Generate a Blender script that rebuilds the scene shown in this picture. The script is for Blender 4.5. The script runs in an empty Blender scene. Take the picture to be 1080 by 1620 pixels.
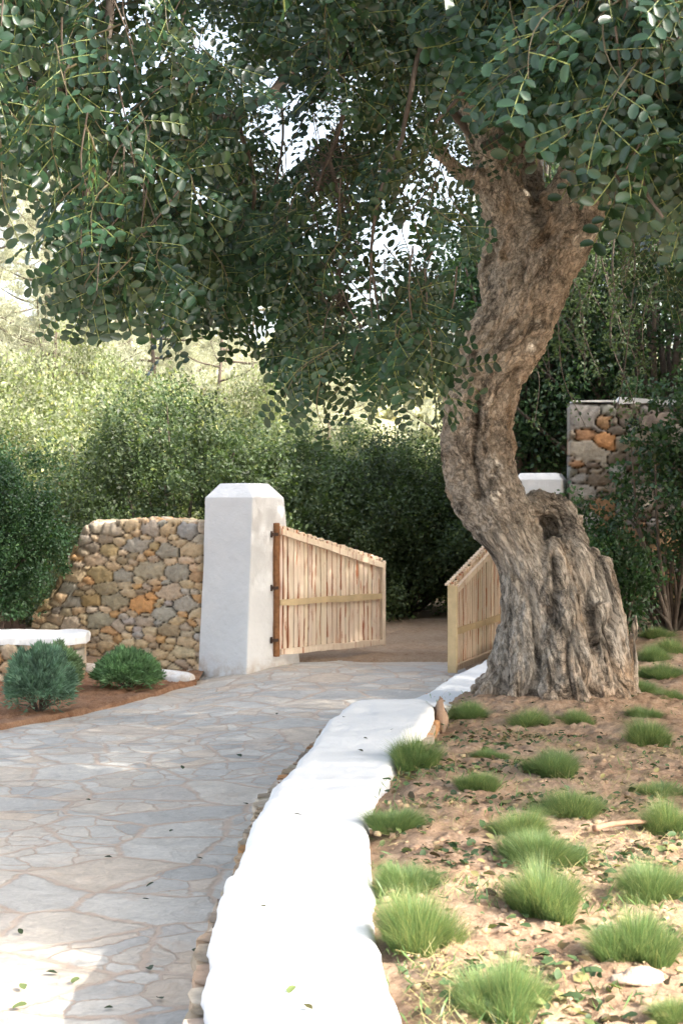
import bpy, math, random
import numpy as np
from math import radians, sin, cos, pi
random.seed(7)
rng = np.random.default_rng(7)
scene = bpy.context.scene
COL = scene.collection

# ------------------------------------------------------------------ camera
F = 2250.0          # focal length in photo pixels (50 mm on a 36 mm tall frame)
HZ = 795.0          # horizon row of the photo
EYE = 1.6
cam_d = bpy.data.cameras.new('camera'); cam = bpy.data.objects.new('camera', cam_d); COL.objects.link(cam)
cam.location = (0, 0, EYE)
cam.rotation_euler = (radians(90) - math.atan(15 / F), 0, 0)
cam_d.sensor_fit = 'VERTICAL'; cam_d.sensor_height = 36; cam_d.sensor_width = 24; cam_d.lens = 50
cam_d.clip_start = 0.05; cam_d.clip_end = 3000
cam_d.dof.use_dof = True; cam_d.dof.focus_distance = 7.0; cam_d.dof.aperture_fstop = 8.0
scene.camera = cam

# ------------------------------------------------------------------ world, sun, exposure
SUN_EL = radians(36)
SDIR = np.array([cos(radians(-27)) * cos(SUN_EL), sin(radians(-27)) * cos(SUN_EL), sin(SUN_EL)])  # towards the sun
world = bpy.data.worlds.new("World"); scene.world = world; world.use_nodes = True
wn = world.node_tree; wn.nodes.clear()
sky = wn.nodes.new('ShaderNodeTexSky'); sky.sky_type = 'NISHITA'; sky.sun_disc = False
sky.sun_elevation = SUN_EL; sky.sun_rotation = math.atan2(SDIR[0], SDIR[1])
sky.air_density = 1.0; sky.dust_density = 5.0; sky.ozone_density = 0.3
bg = wn.nodes.new('ShaderNodeBackground'); bg.inputs['Strength'].default_value = 0.15
wo = wn.nodes.new('ShaderNodeOutputWorld')
hs = wn.nodes.new('ShaderNodeHueSaturation'); hs.inputs['Saturation'].default_value = .62   # thin summer haze greys the blue
wn.links.new(sky.outputs[0], hs.inputs['Color']); wn.links.new(hs.outputs[0], bg.inputs[0]); wn.links.new(bg.outputs[0], wo.inputs[0])
sd = bpy.data.lights.new('sun', 'SUN'); sd.energy = 2.0; sd.angle = radians(0.55); sd.color = (1.0, 0.95, 0.87)
so = bpy.data.objects.new('sun', sd); COL.objects.link(so)
from mathutils import Vector
so.rotation_euler = Vector(tuple(SDIR)).to_track_quat('Z', 'Y').to_euler()
scene.view_settings.view_transform = 'Standard'; scene.view_settings.look = 'None'
scene.view_settings.exposure = 2.28; scene.view_settings.gamma = 1.0
scene.cycles.max_bounces = 6; scene.cycles.diffuse_bounces = 4; scene.cycles.transmission_bounces = 3
scene.cycles.glossy_bounces = 2; scene.cycles.use_denoising = True
scene.cycles.sample_clamp_indirect = 6

# ------------------------------------------------------------------ helpers
def gp(px, py, z=0.0):
    Y = (EYE - z) * F / (py - HZ)
    return ((px - 540) * Y / F, Y)
def at(px, py, Y):
    return np.array([(px - 540) * Y / F, Y, EYE - (py - HZ) * Y / F])
def proj(P):
    P = np.asarray(P, float)
    Y = np.maximum(P[..., 1], .01)
    return 540 + P[..., 0] / Y * F, HZ - (P[..., 2] - EYE) / Y * F
def sstep(a, b, x):
    t = np.clip((np.asarray(x, float) - a) / (b - a), 0, 1); return t * t * (3 - 2 * t)

def _hash(ix, iy, iz, s):
    h = (ix.astype(np.uint64) * np.uint64(374761393) + iy.astype(np.uint64) * np.uint64(668265263)
         + iz.astype(np.uint64) * np.uint64(2147483647) + np.uint64(s * 974711 + 13))
    h = (h ^ (h >> np.uint64(13))) * np.uint64(1274126177)
    h = h ^ (h >> np.uint64(16))
    return (h & np.uint64(0xFFFFFF)).astype(np.float64) / 0xFFFFFF
def vnoise(x, y, z=0.0, seed=0):
    """smooth value noise, -1..1"""
    x, y, z = np.broadcast_arrays(np.asarray(x, float), np.asarray(y, float), np.asarray(z, float))
    x = x + 1000.0; y = y + 1000.0; z = z + 1000.0
    ix, iy, iz = np.floor(x).astype(np.int64), np.floor(y).astype(np.int64), np.floor(z).astype(np.int64)
    fx, fy, fz = x - ix, y - iy, z - iz
    fx, fy, fz = [f * f * f * (f * (f * 6 - 15) + 10) for f in (fx, fy, fz)]
    r = 0
    for dx in (0, 1):
        for dy in (0, 1):
            for dz in (0, 1):
                w = (fx if dx else 1 - fx) * (fy if dy else 1 - fy) * (fz if dz else 1 - fz)
                r = r + w * _hash(ix + dx, iy + dy, iz + dz, seed)
    return r * 2 - 1
def fbm(x, y, z=0.0, o=4, seed=0):
    r = 0; a = 1; t = 0; f = 1
    for i in range(o):
        r = r + a * vnoise(np.asarray(x) * f, np.asarray(y) * f, np.asarray(z) * f, seed + i * 17); t += a; a *= .5; f *= 2.03
    return r / t * 1.5

def mesh_from(name, V, quads=None, tris=None, col=None, flow=None, smooth=True):
    me = bpy.data.meshes.new(name)
    V = np.asarray(V, np.float32)
    q = np.zeros((0, 4), np.int32) if quads is None else np.asarray(quads, np.int32).reshape(-1, 4)
    t = np.zeros((0, 3), np.int32) if tris is None else np.asarray(tris, np.int32).reshape(-1, 3)
    me.vertices.add(len(V)); me.vertices.foreach_set('co', V.ravel())
    me.loops.add(q.size + t.size)
    me.loops.foreach_set('vertex_index', np.concatenate([q.ravel(), t.ravel()]))
    nq, nt = len(q), len(t)
    me.polygons.add(nq + nt)
    ls = np.concatenate([np.arange(nq) * 4, nq * 4 + np.arange(nt) * 3]).astype(np.int32)
    me.polygons.foreach_set('loop_start', ls)
    me.polygons.foreach_set('use_smooth', np.full(nq + nt, bool(smooth)))
    me.update(calc_edges=True)
    if col is not None:
        a = me.color_attributes.new('col', 'FLOAT_COLOR', 'POINT')
        c = np.ones((len(V), 4), np.float32); c[:, :3] = col
        a.data.foreach_set('color', c.ravel())
    if flow is not None:
        a = me.attributes.new('flow', 'FLOAT_VECTOR', 'POINT'); a.data.foreach_set('vector', np.asarray(flow, np.float32).ravel())
    return me
def obj(name, me, mat, parent=None):
    o = bpy.data.objects.new(name, me); COL.objects.link(o)
    if mat is not None:
        me.materials.clear(); me.materials.append(mat)
    if parent is not None: o.parent = parent
    return o
def thing(name, label, cat, loc=(0, 0, 0), group=None):
    o = bpy.data.objects.new(name, None); COL.objects.link(o); o.location = loc; o.empty_display_size = .1
    return tag(o, label, cat, group)
def tag(o, label, cat, group=None):
    o['label'] = label; o['category'] = cat
    if group: o['group'] = group
    return o
def structure(o, kind='structure', label=None):
    o['kind'] = kind
    if label: o['label'] = label
    return o
def copy_thing(root, loc, rz=0, sc=(1, 1, 1), label=None):
    r = root.copy(); COL.objects.link(r); r.location = loc; r.rotation_euler = (0, 0, rz); r.scale = sc
    if label: r['label'] = label
    for ch in list(root.children):
        c = ch.copy(); COL.objects.link(c); c.parent = r
        for g in list(ch.children):
            d = g.copy(); COL.objects.link(d); d.parent = c
    return r

class Geo:
    def __init__(s): s.v = []; s.q = []; s.t = []; s.c = []; s.n = 0
    def add(s, V, q=None, t=None, col=(1, 1, 1)):
        V = np.asarray(V, float)
        if q is not None and len(q): s.q.append(np.asarray(q) + s.n)
        if t is not None and len(t): s.t.append(np.asarray(t) + s.n)
        c = np.empty((len(V), 3)); c[:] = col; s.c.append(c)
        s.v.append(V); s.n += len(V)
    def mesh(s, name, smooth=True):
        return mesh_from(name, np.concatenate(s.v), np.concatenate(s.q) if s.q else None, np.concatenate(s.t) if s.t else None, np.concatenate(s.c), smooth=smooth)

def grid_quads(nu, nv):
    i = np.arange((nu - 1) * (nv - 1)); a = (i // (nv - 1)) * nv + i % (nv - 1)
    return np.stack([a, a + nv, a + nv + 1, a + 1], 1)
def catmull(P, n):
    P = np.asarray(P, float); Q = np.vstack([2 * P[0] - P[1], P, 2 * P[-1] - P[-2]]); out = []
    for i in range(1, len(Q) - 2):
        t = np.linspace(0, 1, n, endpoint=False)[:, None]
        a, b, c, d = Q[i - 1], Q[i], Q[i + 1], Q[i + 2]
        out.append(.5 * ((2 * b) + (-a + c) * t + (2 * a - 5 * b + 4 * c - d) * t ** 2 + (-a + 3 * b - 3 * c + d) * t ** 3))
    out.append(P[-1:]); return np.vstack(out)
def tube(P, R, sides=8, cap=True):
    P = np.asarray(P, float); R = np.broadcast_to(np.asarray(R, float), (len(P),))
    T = np.gradient(P, axis=0); T /= np.linalg.norm(T, axis=1)[:, None] + 1e-9
    up = np.array([0, 0, 1.]) if abs(T[0][2]) < .9 else np.array([1., 0, 0])
    n = np.cross(T[0], up); n /= np.linalg.norm(n); N = [n]
    for i in range(1, len(P)):
        n = N[-1] - T[i] * np.dot(N[-1], T[i]); n /= np.linalg.norm(n) + 1e-9; N.append(n)
    N = np.array(N); B = np.cross(T, N)
    a = np.linspace(0, 2 * pi, sides, endpoint=False)
    V = P[:, None] + R[:, None, None] * (np.cos(a)[None, :, None] * N[:, None] + np.sin(a)[None, :, None] * B[:, None])
    k = len(P); i = np.arange(k - 1)[:, None] * sides; j = np.arange(sides)[None]; j2 = (j + 1) % sides
    q = np.stack([i + j, i + j2, i + sides + j2, i + sides + j], -1).reshape(-1, 4)
    V = V.reshape(-1, 3); t = None
    if cap:
        V = np.vstack([V, P[:1], P[-1:]]); c0, c1 = k * sides, k * sides + 1; jj = np.arange(sides); jn = (jj + 1) % sides
        t = np.vstack([np.stack([np.full(sides, c0), jn, jj], 1), np.stack([np.full(sides, c1), (k - 1) * sides + jj, (k - 1) * sides + jn], 1)])
    return V, q, t
def box(x0, x1, y0, y1, z0, z1):
    V = np.array([[x, y, z] for x in (x0, x1) for y in (y0, y1) for z in (z0, z1)], float)
    q = np.array([[0, 1, 3, 2], [4, 6, 7, 5], [0, 4, 5, 1], [2, 3, 7, 6], [0, 2, 6, 4], [1, 5, 7, 3]])
    return V, q
def place_many(tv, tq, tc, pos, fr, sc, cm=None):
    """instance a template (verts, quads, colours) at pos with 3x3 frames (rows = axes); returns arrays"""
    n, k = len(pos), len(tv)
    V = np.einsum('kj,njd->nkd', tv, fr) * sc[:, None, None] + pos[:, None]
    q = (tq[None] + (np.arange(n) * k)[:, None, None]).reshape(-1, 4)
    c = np.broadcast_to(tc[None], (n, k, 3)).copy()
    if cm is not None: c *= cm[:, None, :]
    return V.reshape(-1, 3), q, c.reshape(-1, 3)
def norm(v): return v / (np.linalg.norm(v, axis=-1, keepdims=True) + 1e-9)
def frames(x, z):
    x = norm(x); y = norm(np.cross(z, x)); z = np.cross(x, y); return np.stack([x, y, z], -2)

# ------------------------------------------------------------------ materials
def newmat(name):
    m = bpy.data.materials.new(name); m.use_nodes = True; nt = m.node_tree; nt.nodes.clear()
    out = nt.nodes.new('ShaderNodeOutputMaterial'); b = nt.nodes.new('ShaderNodeBsdfPrincipled')
    nt.links.new(b.outputs[0], out.inputs[0]); return m, nt, b, out
def N(nt, t, **kw):
    n = nt.nodes.new('ShaderNode' + t)
    for k, v in kw.items():
        if k in n.inputs.keys(): n.inputs[k].default_value = v
        else: setattr(n, k, v)
    return n
def mix(nt, fac, a, b, blend='MIX'):
    n = nt.nodes.new('ShaderNodeMix'); n.data_type = 'RGBA'; n.blend_type = blend; n.clamp_factor = True
    for s, v in ((0, fac), (6, a), (7, b)):
        if hasattr(v, 'links') or hasattr(v, 'is_linked'): nt.links.new(v, n.inputs[s])
        elif s == 0: n.inputs[0].default_value = v
        else: n.inputs[s].default_value = (*v, 1)
    return n.outputs[2]
def ramp(nt, fac, pts):
    r = nt.nodes.new('ShaderNodeValToRGB'); nt.links.new(fac, r.inputs[0])
    while len(r.color_ramp.elements) < len(pts): r.color_ramp.elements.new(.5)
    for e, (p, c) in zip(r.color_ramp.elements, pts):
        e.position = p; e.color = (*c, 1) if isinstance(c, tuple) else (c, c, c, 1)
    return r.outputs[0]
def noise(nt, vec, scale, detail=4, rough=.6, dist=0.0):
    n = N(nt, 'TexNoise', Scale=scale, Detail=detail, Roughness=rough, Distortion=dist)
    if vec is not None: nt.links.new(vec, n.inputs['Vector'])
    return n.outputs[0]
def bump(nt, b, h, strength=.5, dist=.01, prev=None):
    n = N(nt, 'Bump', Strength=strength, Distance=dist); nt.links.new(h, n.inputs['Height'])
    if prev is not None: nt.links.new(prev, n.inputs['Normal'])
    nt.links.new(n.outputs[0], b.inputs['Normal']); return n.outputs[0]
def attr(nt, name='col'):
    n = nt.nodes.new('ShaderNodeAttribute'); n.attribute_name = name; return n
def objc(nt): return nt.nodes.new('ShaderNodeTexCoord').outputs['Object']
def mapv(nt, vec, scale):
    n = nt.nodes.new('ShaderNodeMapping'); n.inputs['Scale'].default_value = scale; nt.links.new(vec, n.inputs[0]); return n.outputs[0]

def foliage(name, base, trans=.3, rough=.5, tcol=None, spec=.4):
    m, nt, b, out = newmat(name)
    a = attr(nt); c = mix(nt, 1.0, a.outputs[0], base, 'MULTIPLY')
    nt.links.new(c, b.inputs['Base Color']); b.inputs['Roughness'].default_value = rough
    b.inputs['Specular IOR Level'].default_value = spec
    tr = N(nt, 'BsdfTranslucent'); tc = tcol or (base[0] * 1.6, base[1] * 1.9, base[2] * .8)
    nt.links.new(mix(nt, 1.0, a.outputs[0], tc, 'MULTIPLY'), tr.inputs[0])
    ms = N(nt, 'MixShader'); ms.inputs[0].default_value = trans
    nt.links.new(b.outputs[0], ms.inputs[1]); nt.links.new(tr.outputs[0], ms.inputs[2]); nt.links.new(ms.outputs[0], out.inputs[0])
    return m
def simple(name, base, rough=.8, var=.25, scale=12, bmp=.3, dist=.01, usecol=False):
    m, nt, b, out = newmat(name); o = objc(nt)
    n = noise(nt, o, scale, 6, .65)
    lo = tuple(x * (1 - var) for x in base); hi = tuple(min(1, x * (1 + var)) for x in base)
    c = ramp(nt, n, [(.3, lo), (.7, hi)])
    if usecol: c = mix(nt, 1.0, c, attr(nt).outputs[0], 'MULTIPLY')
    nt.links.new(c, b.inputs['Base Color']); b.inputs['Roughness'].default_value = rough
    b.inputs['Specular IOR Level'].default_value = .25
    if bmp: bump(nt, b, n, bmp, dist)
    return m

M = {}
M['carob'] = foliage('carob leaf', (0.024, 0.056, 0.029), .24, .32, (0.07, 0.14, 0.025), .5)
M['shrub'] = foliage('mastic leaf', (0.075, 0.108, 0.050), .3, .5)
M['pale_shrub'] = foliage('pale shrub leaf', (0.23, 0.25, 0.15), .35, .5)
M['shade_tree'] = foliage('shade tree leaf', (0.028, 0.060, 0.024), .25, .45)
M['dark_shrub'] = foliage('dark shrub leaf', (0.040, 0.085, 0.036), .25, .45)
M['pine'] = foliage('pine needles', (0.40, 0.41, 0.30), .4, .6, (.50, .51, .32), .2)  # needle colour lightened to carry distant haze and sun glare
M['lavender'] = foliage('lavender foliage', (0.16, 0.22, 0.16), .2, .7, None, .15)
M['grass'] = foliage('grass blade', (0.105, 0.185, 0.06), .35, .45, (.22, .34, .10), .4)
M['litter'] = foliage('fallen leaf', (0.11, 0.13, 0.06), .12, .6)
M['twig'] = simple('twig bark', (0.12, 0.095, 0.075), .8, .3, 25, .3, .004)

def plaster():
    m, nt, b, out = newmat('whitewash'); o = objc(nt)
    n1 = noise(nt, o, 2.2, 5, .6); n2 = noise(nt, o, 38, 6, .7); n3 = noise(nt, o, 9, 5, .7)
    c = ramp(nt, n1, [(.3, (.70, .705, .705)), (.7, (.77, .765, .75))])
    sp = ramp(nt, n3, [(.66, 0.0), (.78, 1.0)])
    c = mix(nt, mix(nt, 1.0, sp, (.12, .12, .12), 'MULTIPLY'), c, (.55, .50, .43))
    sp2 = ramp(nt, noise(nt, o, 30, 7, .8), [(.66, 0.0), (.72, 1.0)]); c = mix(nt, mix(nt, 1.0, sp2, (.35, .35, .35), 'MULTIPLY'), c, (.42, .36, .29))
    sx = N(nt, 'SeparateXYZ'); nt.links.new(o, sx.inputs[0]); mr = N(nt, 'MapRange'); nt.links.new(sx.outputs[2], mr.inputs[0])
    mr.inputs[1].default_value = .02; mr.inputs[2].default_value = .16; mr.inputs[3].default_value = 1; mr.inputs[4].default_value = 0   # soil splashed on the foot
    ft = mix(nt, 1.0, mr.outputs[0], ramp(nt, n3, [(.4, .05), (.65, .8)]), 'MULTIPLY'); c = mix(nt, ft, c, (.50, .41, .33))
    nt.links.new(c, b.inputs['Base Color']); b.inputs['Roughness'].default_value = .85; b.inputs['Specular IOR Level'].default_value = .15
    p = bump(nt, b, n1, .3, .06); p = bump(nt, b, n3, .45, .02, p); bump(nt, b, n2, .4, .005, p); return m
M['plaster'] = plaster()

def stone_mat():
    m, nt, b, out = newmat('field stone'); o = objc(nt); a = attr(nt)
    n = noise(nt, o, 14, 8, .7); n2 = noise(nt, o, 55, 6, .75)
    v = ramp(nt, n, [(.25, .62), (.5, 1.0), (.75, 1.3)])
    c = mix(nt, 1.0, a.outputs[0], v, 'MULTIPLY')
    li = ramp(nt, noise(nt, o, 6, 5, .7), [(.56, 0.0), (.66, 1.0)])
    c = mix(nt, mix(nt, 1.0, li, (.35, .35, .35), 'MULTIPLY'), c, (.27, .25, .22))
    nt.links.new(c, b.inputs['Base Color']); b.inputs['Roughness'].default_value = .92; b.inputs['Specular IOR Level'].default_value = .15
    p = bump(nt, b, n, .6, .03); bump(nt, b, n2, .5, .008, p); return m
M['stone'] = stone_mat()

def bark_mat():
    m, nt, b, out = newmat('carob bark'); f = attr(nt, 'flow').outputs['Vector']; a = attr(nt)
    fs = mapv(nt, f, (1, 1, 1))
    big = noise(nt, fs, 3.0, 5, .6); mid = noise(nt, fs, 13, 8, .72, .6); fine = noise(nt, fs, 60, 6, .75)
    vo = N(nt, 'TexVoronoi', feature='DISTANCE_TO_EDGE', Scale=27); 
    w = nt.nodes.new('ShaderNodeVectorMath'); w.operation = 'MULTIPLY_ADD'
    nn = N(nt, 'TexNoise', Scale=14, Detail=7, Roughness=.7); nt.links.new(fs, nn.inputs[0])
    nt.links.new(nn.outputs[1], w.inputs[0]); w.inputs[1].default_value = (.16, .16, .16); nt.links.new(fs, w.inputs[2])
    nt.links.new(w.outputs[0], vo.inputs['Vector'])
    crack = ramp(nt, vo.outputs['Distance'], [(.0, 0.0), (.13, 1.0)])
    c = ramp(nt, mid, [(.25, (.13, .105, .085)), (.39, (.36, .31, .255)), (.53, (.53, .475, .41)), (.72, (.66, .615, .56))])
    oc = ramp(nt, big, [(.56, 0.0), (.70, 1.0)])
    c = mix(nt, mix(nt, 1.0, oc, (.6, .6, .6), 'MULTIPLY'), c, (.42, .25, .11))
    lf = ramp(nt, noise(nt, fs, 22, 5, .7), [(.60, 0.0), (.68, 1.0)])
    c = mix(nt, mix(nt, 1.0, lf, (.5, .5, .5), 'MULTIPLY'), c, (.45, .44, .40))
    c = mix(nt, 1.0, c, ramp(nt, crack, [(0.0, .50), (1.0, 1.0)]), 'MULTIPLY')
    c = mix(nt, 1.0, c, ramp(nt, fine, [(.28, .62), (.5, 1.1)]), 'MULTIPLY')
    pit = ramp(nt, noise(nt, fs, 8, 8, .85, .5), [(.50, 1.0), (.60, .24)])
    c = mix(nt, 1.0, c, pit, 'MULTIPLY')
    c = mix(nt, 1.0, c, a.outputs[0], 'MULTIPLY')
    nt.links.new(c, b.inputs['Base Color']); b.inputs['Roughness'].default_value = .9; b.inputs['Specular IOR Level'].default_value = .2
    p = bump(nt, b, mid, 1.0, .05); p = bump(nt, b, crack, .7, .010, p); bump(nt, b, fine, .7, .010, p); return m
M['bark'] = bark_mat()

def wood_mat():
    m, nt, b, out = newmat('debarked timber'); o = objc(nt); a = attr(nt)
    s = mapv(nt, o, (1, 1, .09)); n = noise(nt, s, 45, 6, .65); st = noise(nt, mapv(nt, o, (1, 1, .05)), 26, 6, .6, 1.2)
    c = ramp(nt, n, [(.3, (.56, .43, .30)), (.7, (.68, .56, .42))])
    sf = ramp(nt, st, [(.60, 0.0), (.625, 1.0)])
    c = mix(nt, sf, c, (.36, .13, .055)); c = mix(nt, 1.0, c, a.outputs[0], 'MULTIPLY')
    nt.links.new(c, b.inputs['Base Color']); b.inputs['Roughness'].default_value = .75
    bump(nt, b, n, .4, .004); return m
M['wood'] = wood_mat()
M['post_wood'] = simple('brown hinge timber', (.25, .115, .05), .7, .4, 16, .3, .004)
M['rail_wood'] = simple('plain rail timber', (.46, .34, .19), .7, .15, 9, .3, .003, True)
M['old_wood'] = simple('weathered board', (.13, .09, .07), .85, .4, 16, .5, .01)
M['iron'] = simple('rusty iron', (.06, .035, .025), .6, .4, 30, .3, .003)

def soil_mat(name, base, dark, light, straw=0.0):
    m, nt, b, out = newmat(name); o = objc(nt)
    n1 = noise(nt, o, 1.7, 6, .65); n2 = noise(nt, o, 18, 8, .75); n3 = noise(nt, o, 90, 5, .7)
    c = ramp(nt, n2, [(.3, dark), (.5, base), (.68, light)])
    c = mix(nt, mix(nt, 1.0, ramp(nt, n1, [(.42, 0.0), (.62, 1.0)]), (.55, .55, .55), 'MULTIPLY'), c, light)
    c = mix(nt, 1.0, c, ramp(nt, n3, [(.3, .7), (.7, 1.2)]), 'MULTIPLY')
    vo = N(nt, 'TexVoronoi', Scale=32); nt.links.new(o, vo.inputs['Vector'])
    pb = ramp(nt, vo.outputs['Distance'], [(.10, 1.0), (.22, 0.0)])
    nt.links.new(c, b.inputs['Base Color']); b.inputs['Roughness'].default_value = .95; b.inputs['Specular IOR Level'].default_value = .1
    p = bump(nt, b, n2, .9, .03); p = bump(nt, b, pb, .5, .01, p); bump(nt, b, n3, .7, .008, p); return m
M['soil'] = soil_mat('garden soil', (.43, .285, .185), (.20, .125, .08), (.55, .41, .30))
M['bed_soil'] = soil_mat('bed soil', (.30, .155, .085), (.15, .07, .035), (.40, .25, .16))
M['dirt'] = soil_mat('dirt road', (.38, .26, .17), (.24, .15, .09), (.46, .35, .25))
M['hill'] = soil_mat('dry hillside', (.34, .33, .17), (.22, .24, .10), (.46, .42, .27))

def paving_mat():
    m, nt, b, out = newmat('flagstone paving'); o = objc(nt)
    nn = N(nt, 'TexNoise', Scale=4.5, Detail=8, Roughness=.65); nt.links.new(o, nn.inputs[0])
    w = nt.nodes.new('ShaderNodeVectorMath'); w.operation = 'MULTIPLY_ADD'
    nt.links.new(nn.outputs[1], w.inputs[0]); w.inputs[1].default_value = (.15, .15, 0); nt.links.new(o, w.inputs[2]); P = w.outputs[0]
    def vor(scale, feature):
        v = N(nt, 'TexVoronoi', feature=feature, Scale=scale, voronoi_dimensions='2D'); nt.links.new(P, v.inputs['Vector']); return v
    eA = vor(2.2, 'DISTANCE_TO_EDGE').outputs['Distance']; cA = vor(2.2, 'F1').outputs['Color']
    eB = vor(5.2, 'DISTANCE_TO_EDGE').outputs['Distance']; cB = vor(5.2, 'F1').outputs['Color']
    sepA = N(nt, 'SeparateColor'); nt.links.new(cA, sepA.inputs[0])
    split = ramp(nt, sepA.outputs[2], [(.42, 0.0), (.43, 1.0)])
    mA = ramp(nt, eA, [(.015, 0.0), (.05, 1.0)]); mB = ramp(nt, eB, [(.012, 0.0), (.05, 1.0)])
    mB2 = mix(nt, split, (1, 1, 1), mB)
    mask = mix(nt, 1.0, mA, mB2, 'MULTIPLY')
    cc = mix(nt, split, cA, cB); sep = N(nt, 'SeparateColor'); nt.links.new(cc, sep.inputs[0])
    base = ramp(nt, sep.outputs[0], [(.0, (.44, .44, .435)), (.3, (.52, .515, .50)), (.55, (.60, .585, .555)), (.8, (.56, .52, .47)), (.93, (.62, .53, .44)), (1.0, (.48, .47, .46))])
    n = noise(nt, P, 7, 8, .7, .8); n2 = noise(nt, P, 40, 5, .7)
    base = mix(nt, 1.0, base, ramp(nt, n, [(.25, .74), (.75, 1.16)]), 'MULTIPLY'); base = mix(nt, 1.0, base, ramp(nt, n2, [(.3, .86), (.65, 1.07)]), 'MULTIPLY')
    rust = ramp(nt, noise(nt, P, 2.6, 6, .7, .5), [(.56, 0.0), (.72, 1.0)])
    base = mix(nt, mix(nt, 1.0, rust, (.45, .45, .45), 'MULTIPLY'), base, (.52, .38, .27))
    mort = ramp(nt, n, [(.3, (.44, .35, .29)), (.7, (.56, .47, .40))])
    c = mix(nt, mask, mort, base); c = mix(nt, 1.0, c, (1.03, .99, .925), 'MULTIPLY')
    nt.links.new(c, b.inputs['Base Color']); b.inputs['Roughness'].default_value = .62; b.inputs['Specular IOR Level'].default_value = .35
    p = bump(nt, b, mask, .6, .012); p = bump(nt, b, n, .8, .03, p); bump(nt, b, n2, .5, .006, p); return m
M['paving'] = paving_mat()

# ------------------------------------------------------------------ ground
def P_h(x, y):   # paving height
    return np.clip(.16 * (np.asarray(x, float) + .85), -.07, .04) * sstep(8, 13, y)
def S_h(x, y):   # garden soil height
    return .385 - .125 * sstep(5.8, 8.6, y) + .02 * np.sin(np.asarray(x, float) * 2 + 1) + .03 * sstep(2.0, 4.0, x)
def sheet(name, xs, ys, zf, mat, parent=None):
    X, Y = np.meshgrid(xs, ys, indexing='ij'); Z = zf(X, Y)
    me = mesh_from(name, np.stack([X, Y, Z], -1).reshape(-1, 3), grid_quads(len(xs), len(ys)))
    return obj(name, me, mat, parent)
g = sheet('ground', np.linspace(-600, 600, 60), np.linspace(-200, 1000, 60), lambda x, y: x * 0 - .16, M['dirt']); structure(g)
g = sheet('path', np.arange(-9, 1.2, .04), np.arange(-1.5, 14.15, .04),
          lambda x, y: P_h(x, y) + .006 * fbm(x * 3, y * 3, 0, 3, 5), M['paving']); structure(g)
def dirt_z(x, y):
    return .055 + .02 * fbm(x * 1.2, y * 1.2, 0, 3, 9) + .012 * fbm(x * 9, y * 9, 0, 3, 2) - .14 * (1 - sstep(13.84, 13.98, y + .05 * vnoise(x * 3, 0, 0, 3)))
g = sheet('dirt_road', np.concatenate([np.arange(-12, -2, .25), np.arange(-2, 3, .05), np.arange(3, 14, .3)]),
          np.concatenate([np.arange(13.75, 19, .05), np.arange(19, 32, .4)]), dirt_z, M['dirt']); structure(g)
# hillside beyond
def hill_z(x, y):
    t = sstep(30, 75, y)
    return -.3 + t * (9.2 + 1.5 * fbm(x * .03, y * .03, 0, 3, 4) - .035 * x) + 1.0 * t * fbm(x * .12, y * .12, 0, 3, 8)
g = sheet('hillside', np.linspace(-90, 90, 120), np.linspace(28, 150, 90), hill_z, M['hill']); structure(g)

# garden soil, with clods
def garden_z(x, y):
    rt = np.hypot(x - 1.43, y - 9.5); z = S_h(x, y) + .07 * np.exp(-(np.maximum(rt - .45, 0) / .28) ** 2) + .018 * fbm(x * 3.1, y * 3.1, 0, 3, 21) + .010 * fbm(x * 13, y * 13, 0, 3, 22)
    c = fbm(x * 26, y * 26, 0, 2, 23); z = z + .010 * np.clip(c, 0, 1) ** 1.2 + .007 * fbm(x * 45, y * 45, 0, 2, 24)
    return z
R1 = [gp(a, b, .42) for a, b in ((650, 1640), (643, 1620), (618, 1560), (598, 1500), (593, 1450), (590, 1400), (583, 1350), (582, 1300), (592, 1259), (605, 1233), (615, 1218), (626, 1197), (638, 1181), (651, 1158), (670, 1145), (686, 1118))]
L1 = [gp(a, b, .42) for a, b in ((334, 1640), (331, 1620), (324, 1551), (332, 1500), (336, 1455), (352, 1405), (370, 1370), (398, 1300), (430, 1240), (470, 1200), (500, 1160), (520, 1135), (540, 1122), (556, 1110))]
L2 = [(.10, 8.5), (.3, 9.2)] + [gp(a, b, .24) for a, b in ((651, 1108), (680, 1095), (698, 1080), (716, 1067), (737, 1058), (760, 1047), (778, 1034), (794, 1025))] + [(1.75, 14.3), (1.9, 14.9)]
R2 = [(.60, 8.2), gp(706, 1132, .24), gp(737, 1114, .24), gp(758, 1104, .24), (1.12, 10.6), (1.33, 11.2), (1.6, 12), (1.85, 13), (2.05, 14), (2.25, 14.9)]
def interp(E, y):
    E = sorted(E, key=lambda e: e[1]); ys = [e[1] for e in E]; xs = [e[0] for e in E]
    return np.interp(y, ys, xs)
# rows by Y, columns from under the wall's right edge outwards
ys = np.concatenate([np.arange(1.0, 3, .06), np.arange(3, 10, .018), np.arange(10, 16.5, .05)])
r_e = np.where(ys < 8.1, np.interp(ys, [e[1] for e in R1], [e[0] for e in R1]) - .05, interp(R2, ys) - .05)
ucol = np.concatenate([np.arange(0, 2.0, .016), np.arange(2.0, 7, .12), np.arange(7, 12, .6)])
U, Yg = np.meshgrid(ucol, ys, indexing='ij'); Xg = U + r_e[None]
Zg = garden_z(Xg, Yg); Zg = Zg - (.045 * (1 - sstep(.05, .22, Xg - r_e[None])) - .02 * (Yg > 8.1))
structure(obj('garden_soil', mesh_from('garden_soil', np.stack([Xg, Yg, Zg], -1).reshape(-1, 3), grid_quads(len(ucol), len(ys))), M['soil']))

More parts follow.
